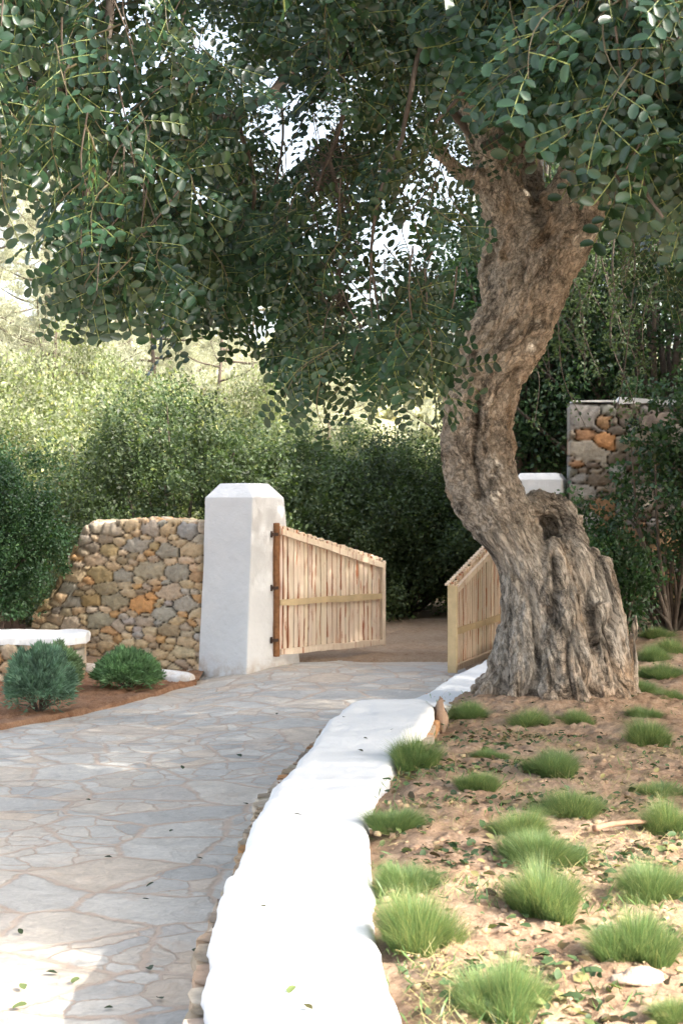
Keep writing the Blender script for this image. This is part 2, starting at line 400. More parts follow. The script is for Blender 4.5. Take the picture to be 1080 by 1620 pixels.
# planting bed on the left
BL = [(-9, 8.6), (-3.6, 9.5)] + [gp(a, b, -.03) for a, b in ((0, 1157), (60, 1144), (120, 1130), (190, 1112), (240, 1097), (283, 1083))] + [(-1.33, 12.95)]
bx_ = np.concatenate([np.arange(-9, -3, .12), np.arange(-3, -1.3, .02)])
yb = np.interp(bx_, [p[0] for p in BL], [p[1] for p in BL]) + .02 * vnoise(bx_ * 9, 0, 0, 6)
tt = np.concatenate([[0, .01, .02, .035], np.linspace(.05, 1, 150)])
Xb = np.repeat(bx_[:, None], len(tt), 1); Yb = yb[:, None] + (14.3 - yb[:, None]) * tt[None]
Zb = P_h(Xb, Yb) - .03 + .065 * sstep(0, .05, (Yb - yb[:, None])) + .02 * fbm(Xb * 4, Yb * 4, 0, 3, 31) + .016 * fbm(Xb * 20, Yb * 20, 0, 3, 32) * sstep(0, .06, tt)[None]
def bed_h(x, y): return float(P_h(x, y)) + .035
structure(obj('bed_soil', mesh_from('bed_soil', np.stack([Xb, Yb, Zb], -1).reshape(-1, 3), grid_quads(len(bx_), len(tt))[:, ::-1]), M['bed_soil']))

# ------------------------------------------------------------------ white low walls
def low_wall(Lf, Rf, y0, y1, zt, name, label, cat, step=.02, zbase=-.1, end_round=.16, ripple=1.0, seed=0):
    """plaster capped wall between a left and a right edge"""
    ys = np.arange(y0, y1 + step / 2, step)
    Lx = Lf(ys); Rx = Rf(ys); zz = zt(ys)
    e = np.clip((y1 - ys) / end_round, 0, 1); sq = 1 - np.sqrt(np.clip(1 - (1 - e) ** 2, 0, 1))
    mid = (Lx + Rx) / 2; hw = (Rx - Lx) / 2
    hw = hw * (1 - .55 * sq)
    Lx = mid - hw + .006 * vnoise(ys * 9, 0, 0, seed) + .008 * vnoise(ys * 3, 0, 0, seed + 1); Rx = mid + hw + .006 * vnoise(ys * 8, 3, 0, seed + 2)
    # cross-section parameter: left skirt, left shoulder, top, right shoulder, right skirt
    s = np.concatenate([np.linspace(-1, 0, 7)[:-1], np.linspace(0, 1, 46), np.linspace(1, 2, 7)[1:]])
    V = np.zeros((len(ys), len(s), 3)); rad = .045
    drop_l = .11 + .06 * vnoise(ys * 4, 7, 0, seed + 5) + .03 * vnoise(ys * 17, 7, 0, seed + 6)
    for j, a in enumerate(s):
        if a < 0: x = Lx - .012 * (-a); z = zz - rad * .8 + a * drop_l
        elif a > 1: x = Rx + .01 * (a - 1); z = zz - rad * .8 - (a - 1) * .16
        else:
            x = Lx + (Rx - Lx) * a; d = np.minimum(a, 1 - a) * (Rx - Lx)
            dd = np.clip(d / rad, 0, 1); z = zz - rad * .8 * (1 - np.sqrt(np.clip(1 - (1 - dd) ** 2, 0, 1)))
        V[:, j, 0] = x; V[:, j, 1] = ys; V[:, j, 2] = z
    X, Y = V[..., 0], V[..., 1]
    V[..., 2] += ripple * (.007 * vnoise(X * 1.2, Y * 3.5, 0, seed + 8) + .0035 * vnoise(X * 3, Y * 8, 0, seed + 9) + .003 * fbm(X * 14, Y * 14, 0, 3, seed + 10))
    V[..., 0] += .006 * fbm(X * 3, Y * 14, V[..., 2] * 14, 3, seed + 11)
    q = grid_quads(len(ys), len(s))
    root = thing(name, label, cat, (float(mid[0]), float(ys[0]), 0))
    off = np.array([float(mid[0]), float(ys[0]), 0])
    W = V.reshape(-1, 3) - off
    # far end cap
    n = len(W); endi = np.arange((len(ys) - 1) * len(s), len(ys) * len(s)); low = W[endi].copy(); low[:, 2] = zbase + .05; low[:, 1] += .01
    W = np.vstack([W, low]); i = np.arange(len(s) - 1)
    q2 = np.stack([endi[i], n + i, n + i + 1, endi[i + 1]], 1)
    obj('plaster_cap', mesh_from('plaster_cap', W, np.vstack([q, q2])[:, ::-1]), M['plaster'], root)
    return root, off, ys, Lx, Rx, zz

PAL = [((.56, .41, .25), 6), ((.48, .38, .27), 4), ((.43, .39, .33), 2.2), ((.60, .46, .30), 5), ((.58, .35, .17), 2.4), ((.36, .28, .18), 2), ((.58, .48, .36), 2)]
def stone_pick(n, r, pal=PAL):
    w = np.array([p[1] for p in pal], float); w /= w.sum()
    c = np.array([p[0] for p in pal])[r.choice(len(pal), n, p=w)]
    return c * (1 + .22 * (r.random((n, 1)) - .5)) * (1 + .06 * (r.random((n, 3)) - .5))
def stone_field(u, v, sites, size, colr, r, aniso=1.5, gap=.16, depth=.05):
    """weighted voronoi stones on (u,v): returns height and colour"""
    n = len(u); h = np.zeros(n); c = np.zeros((n, 3)); tilt = (r.random((len(sites), 2)) - .5)
    uu = u + .009 * vnoise(u * 11, v * 11, 0, 41); vv = v + .009 * vnoise(u * 9, v * 9, 5, 42)
    for a in range(0, n, 20000):
        b = min(n, a + 20000)
        du = uu[a:b, None] - sites[None, :, 0]; dv = (vv[a:b, None] - sites[None, :, 1]) * aniso
        p = 2.6
        d = (np.abs(du) ** p + np.abs(dv) ** p) ** (1 / p) / size[None]
        idx = np.argpartition(d, 1, axis=1)[:, :2]; rr = np.arange(b - a)
        d0 = d[rr, idx[:, 0]]; d1 = d[rr, idx[:, 1]]; sw = d0 > d1
        i0 = np.where(sw, idx[:, 1], idx[:, 0]); f1 = np.minimum(d0, d1); f2 = np.maximum(d0, d1)
        e = np.clip((f2 - f1) * (size[i0] + .03) / (gap * .2), 0, 1)
        dome = sstep(0, 1, e) * (.75 + .25 * np.clip(1 - f1, 0, 1))
        t = tilt[i0, 0] * du[rr, i0] / size[i0] + tilt[i0, 1] * dv[rr, i0] / size[i0]
        h[a:b] = depth * (dome * (1 + .35 * t) + .3 * colr[1][i0] * sstep(0, .6, e))
        c[a:b] = colr[0][i0] * (.10 + .90 * sstep(.05, .5, e))[:, None]
    h += .006 * fbm(u * 22, v * 22, 0, 3, 43)
    return h, c
def scatter_sites(U, Vv, big, r, small=(.035, .07), n=4000, aniso=1.5):
    S = [(b[0], b[1]) for b in big]; R = [b[2] for b in big]
    for k in range(n):
        s = r.uniform(*small) * (1 if r.random() < .75 else 1.5); p = (r.uniform(0, U), r.uniform(0, Vv))
        A = np.array(S).reshape(-1, 2) if S else np.zeros((0, 2))
        if len(A):
            d = np.hypot(A[:, 0] - p[0], (A[:, 1] - p[1]) * aniso)
            if np.any(d < (np.array(R) + s) * .88): continue
        S.append(p); R.append(s)
    return np.array(S), np.array(R)
def loaf_wall(A, B, H, T, z0, big, seed, name='stone_face', step=.014, depth=.045, small=(.035, .07), parent=None, off=(0, 0, 0), pal=PAL, n=4000, aniso=1.5, both_ends=False):
    """stone wall from A to B (front face line, front = right of A->B when seen from camera), height H(u), thickness T"""
    r = np.random.default_rng(seed); A = np.array(A, float); B = np.array(B, float)
    L = np.linalg.norm(B - A); d = (B - A) / L; nrm = np.array([d[1], -d[0]])   # outward front normal
    if nrm[1] > 0: nrm = -nrm
    us = np.arange(0, L + step / 2, step); Hm = max(H(u) for u in us); per = 2 * Hm + T; nv = int(per / step)
    Hs = np.array([H(u) for u in us])
    sites, size = scatter_sites(L, per, big, r, small, n, aniso); cols = stone_pick(len(sites), r, pal)
    for k, b in enumerate(big):
        if len(b) > 3: cols[k] = b[3]
    lift = r.random(len(sites))
    j = np.linspace(0, 1, nv)
    pu = np.repeat(us[:, None], nv, 1); pr = j[None] * (2 * Hs[:, None] + T)
    hh, cc = stone_field(pu.ravel(), pr.ravel(), sites, size, (cols, lift), r, aniso, depth=depth)
    hh = hh.reshape(pu.shape); Hc = np.repeat(Hs[:, None], nv, 1)
    back = np.zeros_like(pu); z = np.zeros_like(pu); no = np.zeros(pu.shape); nz = np.zeros(pu.shape)
    fr = pr < Hc; top = (pr >= Hc) & (pr < Hc + T); bk = pr >= Hc + T
    z[fr] = pr[fr]; no[fr] = 1
    back[top] = (pr - Hc)[top]; z[top] = Hc[top]; nz[top] = 1
    back[bk] = T; z[bk] = (2 * Hc + T - pr)[bk]; no[bk] = -1
    k = .07; w = sstep(-k, k, pr - Hc); w2 = sstep(-k, k, pr - Hc - T)     # round the shoulders
    no = np.cos(w * pi / 2) * (w2 < .001) + (w2 >= .001) * (-np.sin(w2 * pi / 2)); nz = np.where(w2 < .001, np.sin(w * pi / 2), np.cos(w2 * pi / 2))
    er = .10; e = np.clip((L - pu) / er, 0, 1); 
    if both_ends: e = np.minimum(e, np.clip(pu / er, 0, 1))
    sh = 1 - np.sqrt(np.clip(1 - (1 - e) ** 2, 0, 1))
    back = T / 2 + (back - T / 2) * (1 - .75 * sh)
    X = A[0] + d[0] * pu - nrm[0] * back + nrm[0] * no * hh; Y = A[1] + d[1] * pu - nrm[1] * back + nrm[1] * no * hh
    Z = z0 + z + nz * hh
    V = np.stack([X, Y, Z], -1).reshape(-1, 3) - np.array(off); q = grid_quads(len(us), nv)
    # end caps
    for row, flip in ((0, False), (len(us) - 1, True)):
        idx = row * nv + np.arange(nv); m = nv // 2; lo = idx[:m]; hi = idx[::-1][:m]
        qq = np.stack([lo[:-1], lo[1:], hi[1:], hi[:-1]], 1); q = np.vstack([q, qq[:, ::-1] if flip else qq])
    me = mesh_from(name, V, q, col=cc)
    return obj(name, me, M['stone'], parent)

z1 = lambda y: .42 + .012 * np.sin(y * 1.7)
w1, off1, ys1, Lx1, Rx1, zz1 = low_wall(lambda y: np.interp(y, [p[1] for p in L1], [p[0] for p in L1]), lambda y: np.interp(y, [p[1] for p in R1], [p[0] for p in R1]),
    0.9, 8.5, z1, 'garden_wall', 'thick low wall with a broad whitewashed top running from the foreground between stone path and grassy garden', 'low wall', seed=3)
def rubble(ys, xs, zz, side, seed, parent, off, depth=.055, lean=.0, z0=-.08, name='stone_side', wig=.02):
    """rubble stone face under the plaster along an edge curve"""
    r = np.random.default_rng(seed); Hh = float(zz.mean()) - z0 - .05; s = ys - ys[0]
    v = np.arange(0, Hh, .014); Uu, Vv = np.meshgrid(s, v, indexing='ij')
    sites, size = scatter_sites(s[-1], Hh, [], r, (.028, .065), 5000, 1.3); cols = stone_pick(len(sites), r, [((.44, .34, .25), 4), ((.52, .46, .38), 2), ((.52, .29, .14), 2), ((.34, .29, .23), 3)])
    h, c = stone_field(Uu.ravel(), Vv.ravel(), sites, size, (cols, r.random(len(sites))), r, 1.3, depth=depth)
    h = h.reshape(Uu.shape)
    X = xs[:, None] + side * (h - .004 + wig * vnoise(Uu * 3, 0, 0, seed)); X = X + side * lean * (Hh - Vv)
    V = np.stack([X, np.repeat(ys[:, None], len(v), 1), z0 + Vv], -1).reshape(-1, 3) - off
    # ledge back into the wall on top
    n = len(V); top = np.arange(len(ys)) * len(v) + len(v) - 1; inn = V[top].copy(); inn[:, 0] -= side * .09
    V = np.vstack([V, inn]); i = np.arange(len(ys) - 1); q = grid_quads(len(ys), len(v)); q = q if side < 0 else q[:, ::-1]
    q2 = np.stack([top[i], n + i, n + i + 1, top[i + 1]], 1)
    c = np.vstack([c, c[top]])
    return obj(name, mesh_from(name, V, np.vstack([q, q2]), col=c), M['stone'], parent)
rubble(ys1, Lx1, zz1 - .015, -1, 5, w1, off1)
rubble(ys1[ys1 < 8.35], Rx1[ys1 < 8.35], zz1[ys1 < 8.35] - .03, 1, 6, w1, off1, depth=.04)
z2 = lambda y: np.interp(y, [8.2, 8.6, 9.2, 9.8, 12, 15], [.405, .385, .30, .255, .235, .22])
w2_, off2, ys2, Lx2, Rx2, zz2 = low_wall(lambda y: interp(L2, y), lambda y: interp(R2, y), 8.42, 14.9, z2, 'lower_wall',
    'lower whitewashed wall continuing behind the tree foot up to the half hidden wooden gate', 'low wall', seed=13, step=.03)
rubble(ys2, Lx2, zz2, -1, 15, w2_, off2, depth=.04)
# rough stone standing at the end of the first wall
def rock(c, r, seed, col, parent=None, name='rock', off=(0, 0, 0), sq=.35):
    n1, n2 = 28, 18; th = np.linspace(0, 2 * pi, n1, endpoint=False); ph = np.linspace(0, pi, n2)
    T, Ph = np.meshgrid(th, ph, indexing='ij'); D = np.stack([np.cos(T) * np.sin(Ph), np.sin(T) * np.sin(Ph), np.cos(Ph)], -1)
    k = 1 + sq * fbm(D[..., 0] * 1.4 + seed, D[..., 1] * 1.4, D[..., 2] * 1.4, 3, seed) + .05 * fbm(D[..., 0] * 7, D[..., 1] * 7, D[..., 2] * 7, 2, seed + 3)
    V = (D * k[..., None] * np.array(r) + np.array(c) - np.array(off)).reshape(-1, 3)
    i, j = np.meshgrid(np.arange(n1), np.arange(n2 - 1), indexing='ij'); i2 = (i + 1) % n1
    q = np.stack([i * n2 + j, i * n2 + j + 1, i2 * n2 + j + 1, i2 * n2 + j], -1).reshape(-1, 4)
    return V, q, np.tile(np.array(col), (len(V), 1))
V, q, c = rock((.575, 8.28, .33), (.035, .07, .13), 4, (.34, .23, .16))
tag(obj('edging_stone', mesh_from('edging_stone', V, q, col=c), M['stone']), 'upright brown stone at the far right corner of the thick white wall', 'stone')

# ------------------------------------------------------------------ gate pillars
def pillar(base, top, zb, zs, ztop, cham, label, name='gate_pillar'):
    """base/top: four corners (x,y) in order; battered, hipped top with soft edges"""
    base = np.array(base, float); top = np.array(top, float); cen = base.mean(0)
    rings = []
    def ring(C, z, rr):   # rounded square ring from 4 corners
        out = []
        for k in range(4):
            p = C[k]; a = C[k - 1] - p; b = C[(k + 1) % 4] - p; a = a / np.linalg.norm(a); b = b / np.linalg.norm(b)
            for t in np.linspace(0, 1, 5):
                s0 = p + a * rr * (1 - t) ** 2 + b * rr * t ** 2; out.append((*s0, z))
            nx = C[(k + 1) % 4]; e0 = p + b * rr; e1 = nx - b * rr
            for t in np.linspace(0, 1, 12)[1:-1]: out.append((*(e0 + (e1 - e0) * t), z))
        return np.array(out)
    for t in np.linspace(0, 1, 40): rings.append(ring(base + (top - base) * t, zb + (zs - zb) * t, .02))
    tc = top.mean(0); inn = tc + (top - tc) * cham
    for t in np.linspace(.04, 1, 8): rings.append(ring(top + (inn - top) * t, zs + (ztop - zs) * t, .02))
    for f in (.97, .9, .6, .3, .05): rings.append(ring(tc + (inn - tc) * f, ztop + .004 * (1 - f) + (.002 if f < .95 else -.0), .015 * f))
    V = np.array(rings); m = V.shape[1]
    n3 = fbm(V[..., 0] * 3, V[..., 1] * 3, V[..., 2] * 3, 3, 50); d = V[..., :2] - cen; d = d / (np.linalg.norm(d, axis=-1, keepdims=True) + 1e-6)
    V[..., :2] += d * (.006 * n3)[..., None]
    V = V.reshape(-1, 3) - np.array([*cen, 0]); k = len(rings)
    i, j = np.meshgrid(np.arange(k - 1), np.arange(m), indexing='ij'); j2 = (j + 1) % m
    q = np.stack([i * m + j, i * m + j2, (i + 1) * m + j2, (i + 1) * m + j], -1).reshape(-1, 4)
    o = obj(name, mesh_from(name, V, q), M['plaster']); o.location = (cen[0], cen[1], 0)
    mod = o.modifiers.new('wn', 'WEIGHTED_NORMAL'); return tag(o, label, 'pillar')
def xy(px, Y): return ((px - 540) / F * Y, Y)
pb = [xy(313, 13.72), xy(389, 13.3), xy(478, 13.85), xy(395, 14.3)]
pt = [xy(324.5, 13.62), xy(400, 13.28), xy(449.5, 13.72), xy(372, 14.05)]
pillar(pb, pt, -.15, 1.645, 1.78, .62, 'tall whitewashed pillar with chamfered top carrying the left wooden gate')
pb2 = [(1.78, 15.0), (2.33, 14.85), (2.50, 15.45), (1.95, 15.6)]
pillar(pb2, [(1.82, 15.03), (2.31, 14.92), (2.44, 15.4), (1.97, 15.53)], 0, 1.84, 1.91, .8, 'white pillar partly hidden behind the old tree stump beside the tall stone wall')

# ------------------------------------------------------------------ stone walls
GY = (.43, .38, .31); TN = (.54, .41, .26); OR = (.62, .33, .14); OC = (.46, .34, .18)
# left wall: u runs from the left end to the pillar
A_, B_ = np.array([-3.12, 14.45]), np.array([-1.30, 13.72]); LW = np.linalg.norm(B_ - A_)
def uw(px, py, r, col=None):   # photo position -> wall coordinates
    s = (px - 540) / F; d = B_ - A_; t = (s * A_[1] - A_[0]) / (d[0] - s * d[1]); Y = A_[1] + t * d[1]
    z = EYE - (py - HZ) * Y / F; o = [t * LW, z + .10, r * Y / F]
    return tuple(o + ([col] if col else []))
bigs = [uw(120, 910, 20, TN), uw(160, 908, 21, OC), uw(198, 911, 17, (.38, .34, .27)), uw(217, 863, 22, GY), uw(240, 903, 25, (.43, .36, .25)), uw(281, 905, 21, (.38, .34, .27)), uw(305, 872, 19, TN),
        uw(268, 872, 17, (.36, .32, .25)), uw(247, 866, 11, OC), uw(194, 857, 12, TN), uw(173, 870, 15, OC), uw(228, 957, 20, OR), uw(241, 946, 9, OR), uw(185, 951, 21, (.36, .30, .2)), uw(160, 980, 22, (.37, .33, .24)),
        uw(297, 957, 19, GY), uw(146, 950, 16, (.36, .25, .12)), uw(65, 955, 19, OC), uw(85, 918, 17, (.34, .25, .14)), uw(315, 913, 15, (.46, .30, .17)), uw(233, 983, 15, (.46, .37, .28)), uw(190, 990, 13), uw(285, 859, 12, TN),
        uw(182, 840, 15, (.42, .34, .25)), uw(150, 866, 14, (.30, .24, .18)), uw(300, 841, 19, (.36, .34, .31)), uw(240, 838, 16, (.40, .33, .26)), uw(210, 832, 14), uw(270, 996, 17), uw(118, 985, 14), uw(117, 952, 13), uw(268, 840, 13), uw(325, 838, 14)]
Hleft = lambda u: float(np.interp(u, [0, .22, .38, .50, .60, .70, .90, 1.2, 2.1], [.52, .75, 1.05, 1.25, 1.42, 1.47, 1.47, 1.50, 1.47])) + .015 * float(vnoise(u * 9, 0, 0, 3))
lw = loaf_wall(A_, B_, Hleft, .45, -.10, bigs, 61, 'stone_wall', small=(.044, .078), n=9000, aniso=1.85)
tag(lw, 'tan dry stone wall of mixed field stones left of the white gate pillar, stepping down to the left', 'stone wall')
# right tall wall
rb = []
A2, B2 = (2.40, 15.0), (6.2, 14.6)
rwt = thing('tall_stone_wall', 'tall shaded stone wall with white coping behind climbing plants at the right edge', 'stone wall', (2.4, 15.0, 0))
rbig = [(.12, 2.32, .16, (.30, .28, .26)), (.34, 2.28, .08, (.40, .25, .14)), (.36, 2.05, .085, (.50, .26, .12)), (.17, 1.95, .15, GY), (.18, 1.5, .11, (.38, .35, .31)), (.15, 1.25, .10, (.40, .39, .37)), (.62, 1.05, .16, (.33, .20, .12)), (.32, .55, .14, (.36, .33, .29)), (1.0, 1.0, .18, (.38, .24, .13)), (.75, 1.5, .15, GY), (.95, .45, .13, OC), (1.2, 2.1, .16, GY), (.9, 2.3, .12, (.3, .24, .2))]
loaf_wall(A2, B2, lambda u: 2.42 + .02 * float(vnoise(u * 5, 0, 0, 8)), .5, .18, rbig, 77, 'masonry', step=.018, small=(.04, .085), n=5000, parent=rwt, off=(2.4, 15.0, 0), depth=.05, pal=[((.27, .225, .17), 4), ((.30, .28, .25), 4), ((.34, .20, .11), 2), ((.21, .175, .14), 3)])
gg = Geo(); r_ = np.random.default_rng(4); u = 0.02
dv = np.array([B2[0] - A2[0], B2[1] - A2[1]]); dv /= np.linalg.norm(dv); nv_ = np.array([-dv[1], dv[0]])
while u < 3.7:
    w = r_.uniform(.28, .5); V, q = box(0, w - .015, -.05, .5, 0, r_.uniform(.03, .05)); V = V + np.array([0, 0, 2.635 + r_.uniform(0, .015)])
    W = np.stack([A2[0] + dv[0] * (u + V[:, 0]) + nv_[0] * V[:, 1] - 2.4, A2[1] + dv[1] * (u + V[:, 0]) + nv_[1] * V[:, 1] - 15.0, V[:, 2] + .01 * r_.standard_normal(8)], 1); gg.add(W, q); u += w
obj('coping', gg.mesh('coping', False), M['plaster'], rwt)
# low wall in the bed, far left
lb = thing('bench_wall', 'low stone wall with thick whitewashed cap behind the larger rounded shrub at left edge', 'low wall', (-3.0, 13.3, 0))
Ab, Bb = (-5.0, 13.05), (-2.42, 13.22)
loaf_wall(Ab, Bb, lambda u: .355, .55, -.08, [], 81, 'stone_side', step=.018, small=(.05, .11), n=2500, parent=lb, off=(-3.0, 13.3, 0), depth=.06)
def slab(A, B, T, z, th, over, off, seed, name='whitewash_cap'):
    A = np.array(A, float); B = np.array(B, float); L = np.linalg.norm(B - A); d = (B - A) / L; n = np.array([-d[1], d[0]])
    us = np.linspace(0, L, int(L / .03)); s = np.linspace(0, 1, 28); V = []
    for uu in us:
        e = min(1, (L - uu) / .12); e = 1 - (1 - e) ** 2 * .5
        for a in s:
            ang = a * pi; cx = -np.cos(ang); sz = np.sin(ang) ** .45
            back = T / 2 + cx * np.sign(1) * (T / 2 + over) * e * (1 if abs(cx) < 1 else 1); zz = z + th * sz * (.8 + .2 * e) - .03
            p = A + d * uu + n * back; V.append((p[0], p[1], zz + (0 if 0 < a < 1 else -.02)))
    V = np.array(V); V[:, 2] += .014 * vnoise(V[:, 0] * 5, V[:, 1] * 5, 0, seed) - (sstep(0, 1, 0))
    V[:, 0] += .01 * fbm(V[:, 0] * 9, V[:, 1] * 9, V[:, 2] * 9, 2, seed)
    k = len(s); q = grid_quads(len(us), k)
    for row in (0, len(us) - 1):
        n0 = len(V); V = np.vstack([V, V[row * k:row * k + k]]); idx = n0 + np.arange(k); m = k // 2; q = np.vstack([q, np.stack([idx[:m - 1], idx[1:m], idx[::-1][1:m], idx[::-1][:m - 1]], 1)])
    return mesh_from(name, V - np.array(off), q)
obj('whitewash_cap', slab((-5.0, 13.05), (-2.38, 13.2), .55, .325, .095, .04, (-3.0, 13.3, 0), 3), M['plaster'], lb)
o = obj('kerb', slab((-2.72, 13.75), (-1.42, 12.98), .20, -.06, .13, .01, (-2.0, 13.3, 0), 7, 'kerb'), M['plaster']); o.location = (-2.0, 13.3, 0)
tag(o, 'ankle high whitewashed kerb between the planting bed and the tan stone wall', 'kerb')

# ------------------------------------------------------------------ wooden gates
def gate(name, label, P0, P1, z_bot, zh, zf, seed, side, tint, hinge=True, pale_end=False, n_pl=21, th=1.0, bands=1):
    """P0 hinge, P1 free end; zh/zf top heights; side=+1 rails on +y of the local frame"""
    P0 = np.array(P0, float); P1 = np.array(P1, float); L = np.linalg.norm(P1 - P0); ang = math.atan2(P1[1] - P0[1], P1[0] - P0[0])
    root = thing(name, label, 'gate', (P0[0], P0[1], 0)); root.rotation_euler = (0, 0, ang); r = np.random.default_rng(seed)
    zt = lambda x: zh + (zf - zh) * x / L
    gq = Geo(); x = .055; w0 = (L - .10) / n_pl
    while x < L - .05:
        w = w0 * r.uniform(.7, 1.25); w = min(w, L - .045 - x)
        if w < .02: break
        n = 48; zz = np.linspace(0, 1, n); top = zt(x + w / 2) + r.uniform(.0, .02)
        a = x + .003 + .007 * r.random() ** 2 + .004 * vnoise(zz * 5 + x * 31, 0, 0, seed); b = x + w - .003 - .007 * r.random() ** 2 + .0045 * vnoise(zz * 6 + x * 17, 4, 0, seed)
        yo = r.uniform(-.004, .004); d = .012
        z = z_bot + r.uniform(-.004, .012) + zz * (top - z_bot)
        ew = .015 + .012 * vnoise(zz * 14 + x * 9, 1, 0, seed + 3); fs = s_ = side
        prof = [(a, -d), (a + ew, -d), (b - ew, -d), (b, -d), (b, d), (b - ew, d), (a + ew, d), (a, d)]
        ring = np.stack([np.stack([xx, np.full(n, yy + yo), z], 1) for xx, yy in prof], 1)
        cl = np.ones((n, 8, 3)) * (np.array(tint) * r.uniform(.88, 1.06) * (1 + .012 * r.standard_normal(3)))
        for cols_, sd_ in (((0, 7), 1), ((3, 4), 2)):
            on = r.random() < .8
            mk = sstep(-.05, .25, vnoise(zz * 6 + x * 23, sd_ * 3, 0, seed + 4)) * on
            for c_ in cols_: cl[:, c_] = cl[:, c_] * (1 - mk[:, None]) + mk[:, None] * np.array([.80, .40, .26])
        ring = ring.reshape(-1, 3); i, j = np.meshgrid(np.arange(n - 1), np.arange(8), indexing='ij'); j2 = (j + 1) % 8
        q = np.stack([i * 8 + j, i * 8 + j2, (i + 1) * 8 + j2, (i + 1) * 8 + j], -1).reshape(-1, 4)
        for b0_ in (0, (n - 1) * 8): q = np.vstack([q, [[b0_, b0_ + 1, b0_ + 6, b0_ + 7]], [[b0_ + 1, b0_ + 2, b0_ + 5, b0_ + 6]], [[b0_ + 2, b0_ + 3, b0_ + 4, b0_ + 5]]])
        gq.add(ring, q, col=cl.reshape(-1, 3))
        x += w
    obj('plank_panel', gq.mesh('plank_panel', False), M['wood'], root)
    def bar(nm, pts, h, y0, y1, mat, col=(1, 1, 1), wav=.003):
        n = 30; t = np.linspace(0, 1, n); X = pts[0][0] + (pts[1][0] - pts[0][0]) * t; Z = pts[0][1] + (pts[1][1] - pts[0][1]) * t
        lo = Z - h / 2 + wav * vnoise(t * 9, seed, 0, 1); hi = Z + h / 2 + wav * vnoise(t * 8, seed, 3, 2)
        V = np.stack([np.stack([X, np.full(n, y0), lo], 1), np.stack([X, np.full(n, y0), hi], 1), np.stack([X, np.full(n, y1), hi], 1), np.stack([X, np.full(n, y1), lo], 1)], 1).reshape(-1, 3)
        i, j = np.meshgrid(np.arange(n - 1), np.arange(4), indexing='ij'); j2 = (j + 1) % 4
        q = np.vstack([np.stack([i * 4 + j, i * 4 + j2, (i + 1) * 4 + j2, (i + 1) * 4 + j], -1).reshape(-1, 4), [[3, 2, 1, 0]], [[(n - 1) * 4 + k for k in range(4)]]])
        G = Geo(); G.add(V, q, col=col); return obj(nm, G.mesh(nm, False), mat, root)
    def post(nm, x0, x1, z0, z1, y0, y1, mat, col=(1, 1, 1)):
        G = Geo(); V, q = box(x0, x1, y0, y1, z0, z1); G.add(V, q, col=col); o = obj(nm, G.mesh(nm, False), mat, root)
        bv = o.modifiers.new('b', 'BEVEL'); bv.width = .004; bv.segments = 2; return o
    s = side; f0, f1 = s * .017, s * .05
    t1 = tuple(tint)
    bar('top_rail', ((.05, zt(.05) - .045), (L - .045, zt(L) - .045)), .058, min(f0, f1), max(f0, f1), M['wood'], (tint[0] * 1.1, tint[1] * 1.1, tint[2] * 1.1))
    bar('bottom_rail', ((.05, z_bot + .035), (L - .045, z_bot + .035)), .055, min(f0, f1), max(f0, f1), M['wood'], t1, .005)
    mz = z_bot + (zh - z_bot) * .405 if th == 1.0 else z_bot + .36
    bar('middle_rail', ((.05, mz), (L - .07, mz)), .058, min(f0, s * .042), max(f0, s * .042), M['rail_wood'], t1, .005)
    post('hinge_stile', 0, .052, z_bot - .01, zh + .02, -.03, .056 * 1, M['post_wood'] if hinge else M['wood'], (1, 1, 1))
    post('end_stile', L - .047, L, z_bot - .005, zt(L) + .005, -.028, .03 if s < 0 else .055, M['wood'] if not pale_end else M['rail_wood'], (1.25, 1.3, 1.35) if pale_end else t1)
    # log slices closing the top edge behind the rail
    G = Geo(); x = .05
    while x < L - .03:
        w = r.uniform(.055, .10); th_ = np.linspace(0, pi, 7); zc = zt(x + w / 2) + .006
        a = np.stack([x + w / 2 - np.cos(th_) * w / 2, np.full(7, -s * .014), zc + np.sin(th_) * .022], 1); b = a.copy(); b[:, 1] = -s * .048
        V = np.vstack([a, b]); i = np.arange(6); q = np.stack([i, i + 1, i + 8, i + 7], 1); q = np.vstack([q, [[0, 6, 13, 7]]])
        t = np.vstack([[[0, k + 1, k] for k in range(1, 6)], [[7, 7 + k, 8 + k] for k in range(1, 6)]])
        G.add(V, q, t, col=np.array(tint) * r.uniform(.95, 1.15)); x += w + .004
    obj('log_capping', G.mesh('log_capping', False), M['wood'], root)
    for hz_ in (.12, .52, .93):
        G = Geo(); zc = z_bot + (zh - z_bot) * hz_; V, q = box(-.05, .03, -.036, -.031, zc - .015, zc + .015); G.add(V, q)
        hg = obj('hinge', G.mesh('hinge', False), M['iron'], root); G = Geo()
        V, q, t = tube([(-.03, 0, zc - .03), (-.03, 0, zc + .03)], .013, 8); G.add(V, q, t)
        obj('hinge_pin', G.mesh('hinge_pin', False), M['iron'], hg)
    return root
gate('wooden_gate', 'open pale wooden gate with reddish streaked planks hung on the tall white pillar', (-.645, 13.55), (.435, 14.6), .14, 1.385, 1.0, 3, -1, (1.30, 1.32, 1.36))
gate('wooden_gate', 'greyer wooden gate leaf half hidden behind the old tree trunk', (1.63, 14.62), (.98, 12.8), .07, 1.27, .845, 9, 1, (1.02, 1.0, .98), hinge=False, pale_end=True, th=2.0, n_pl=22)

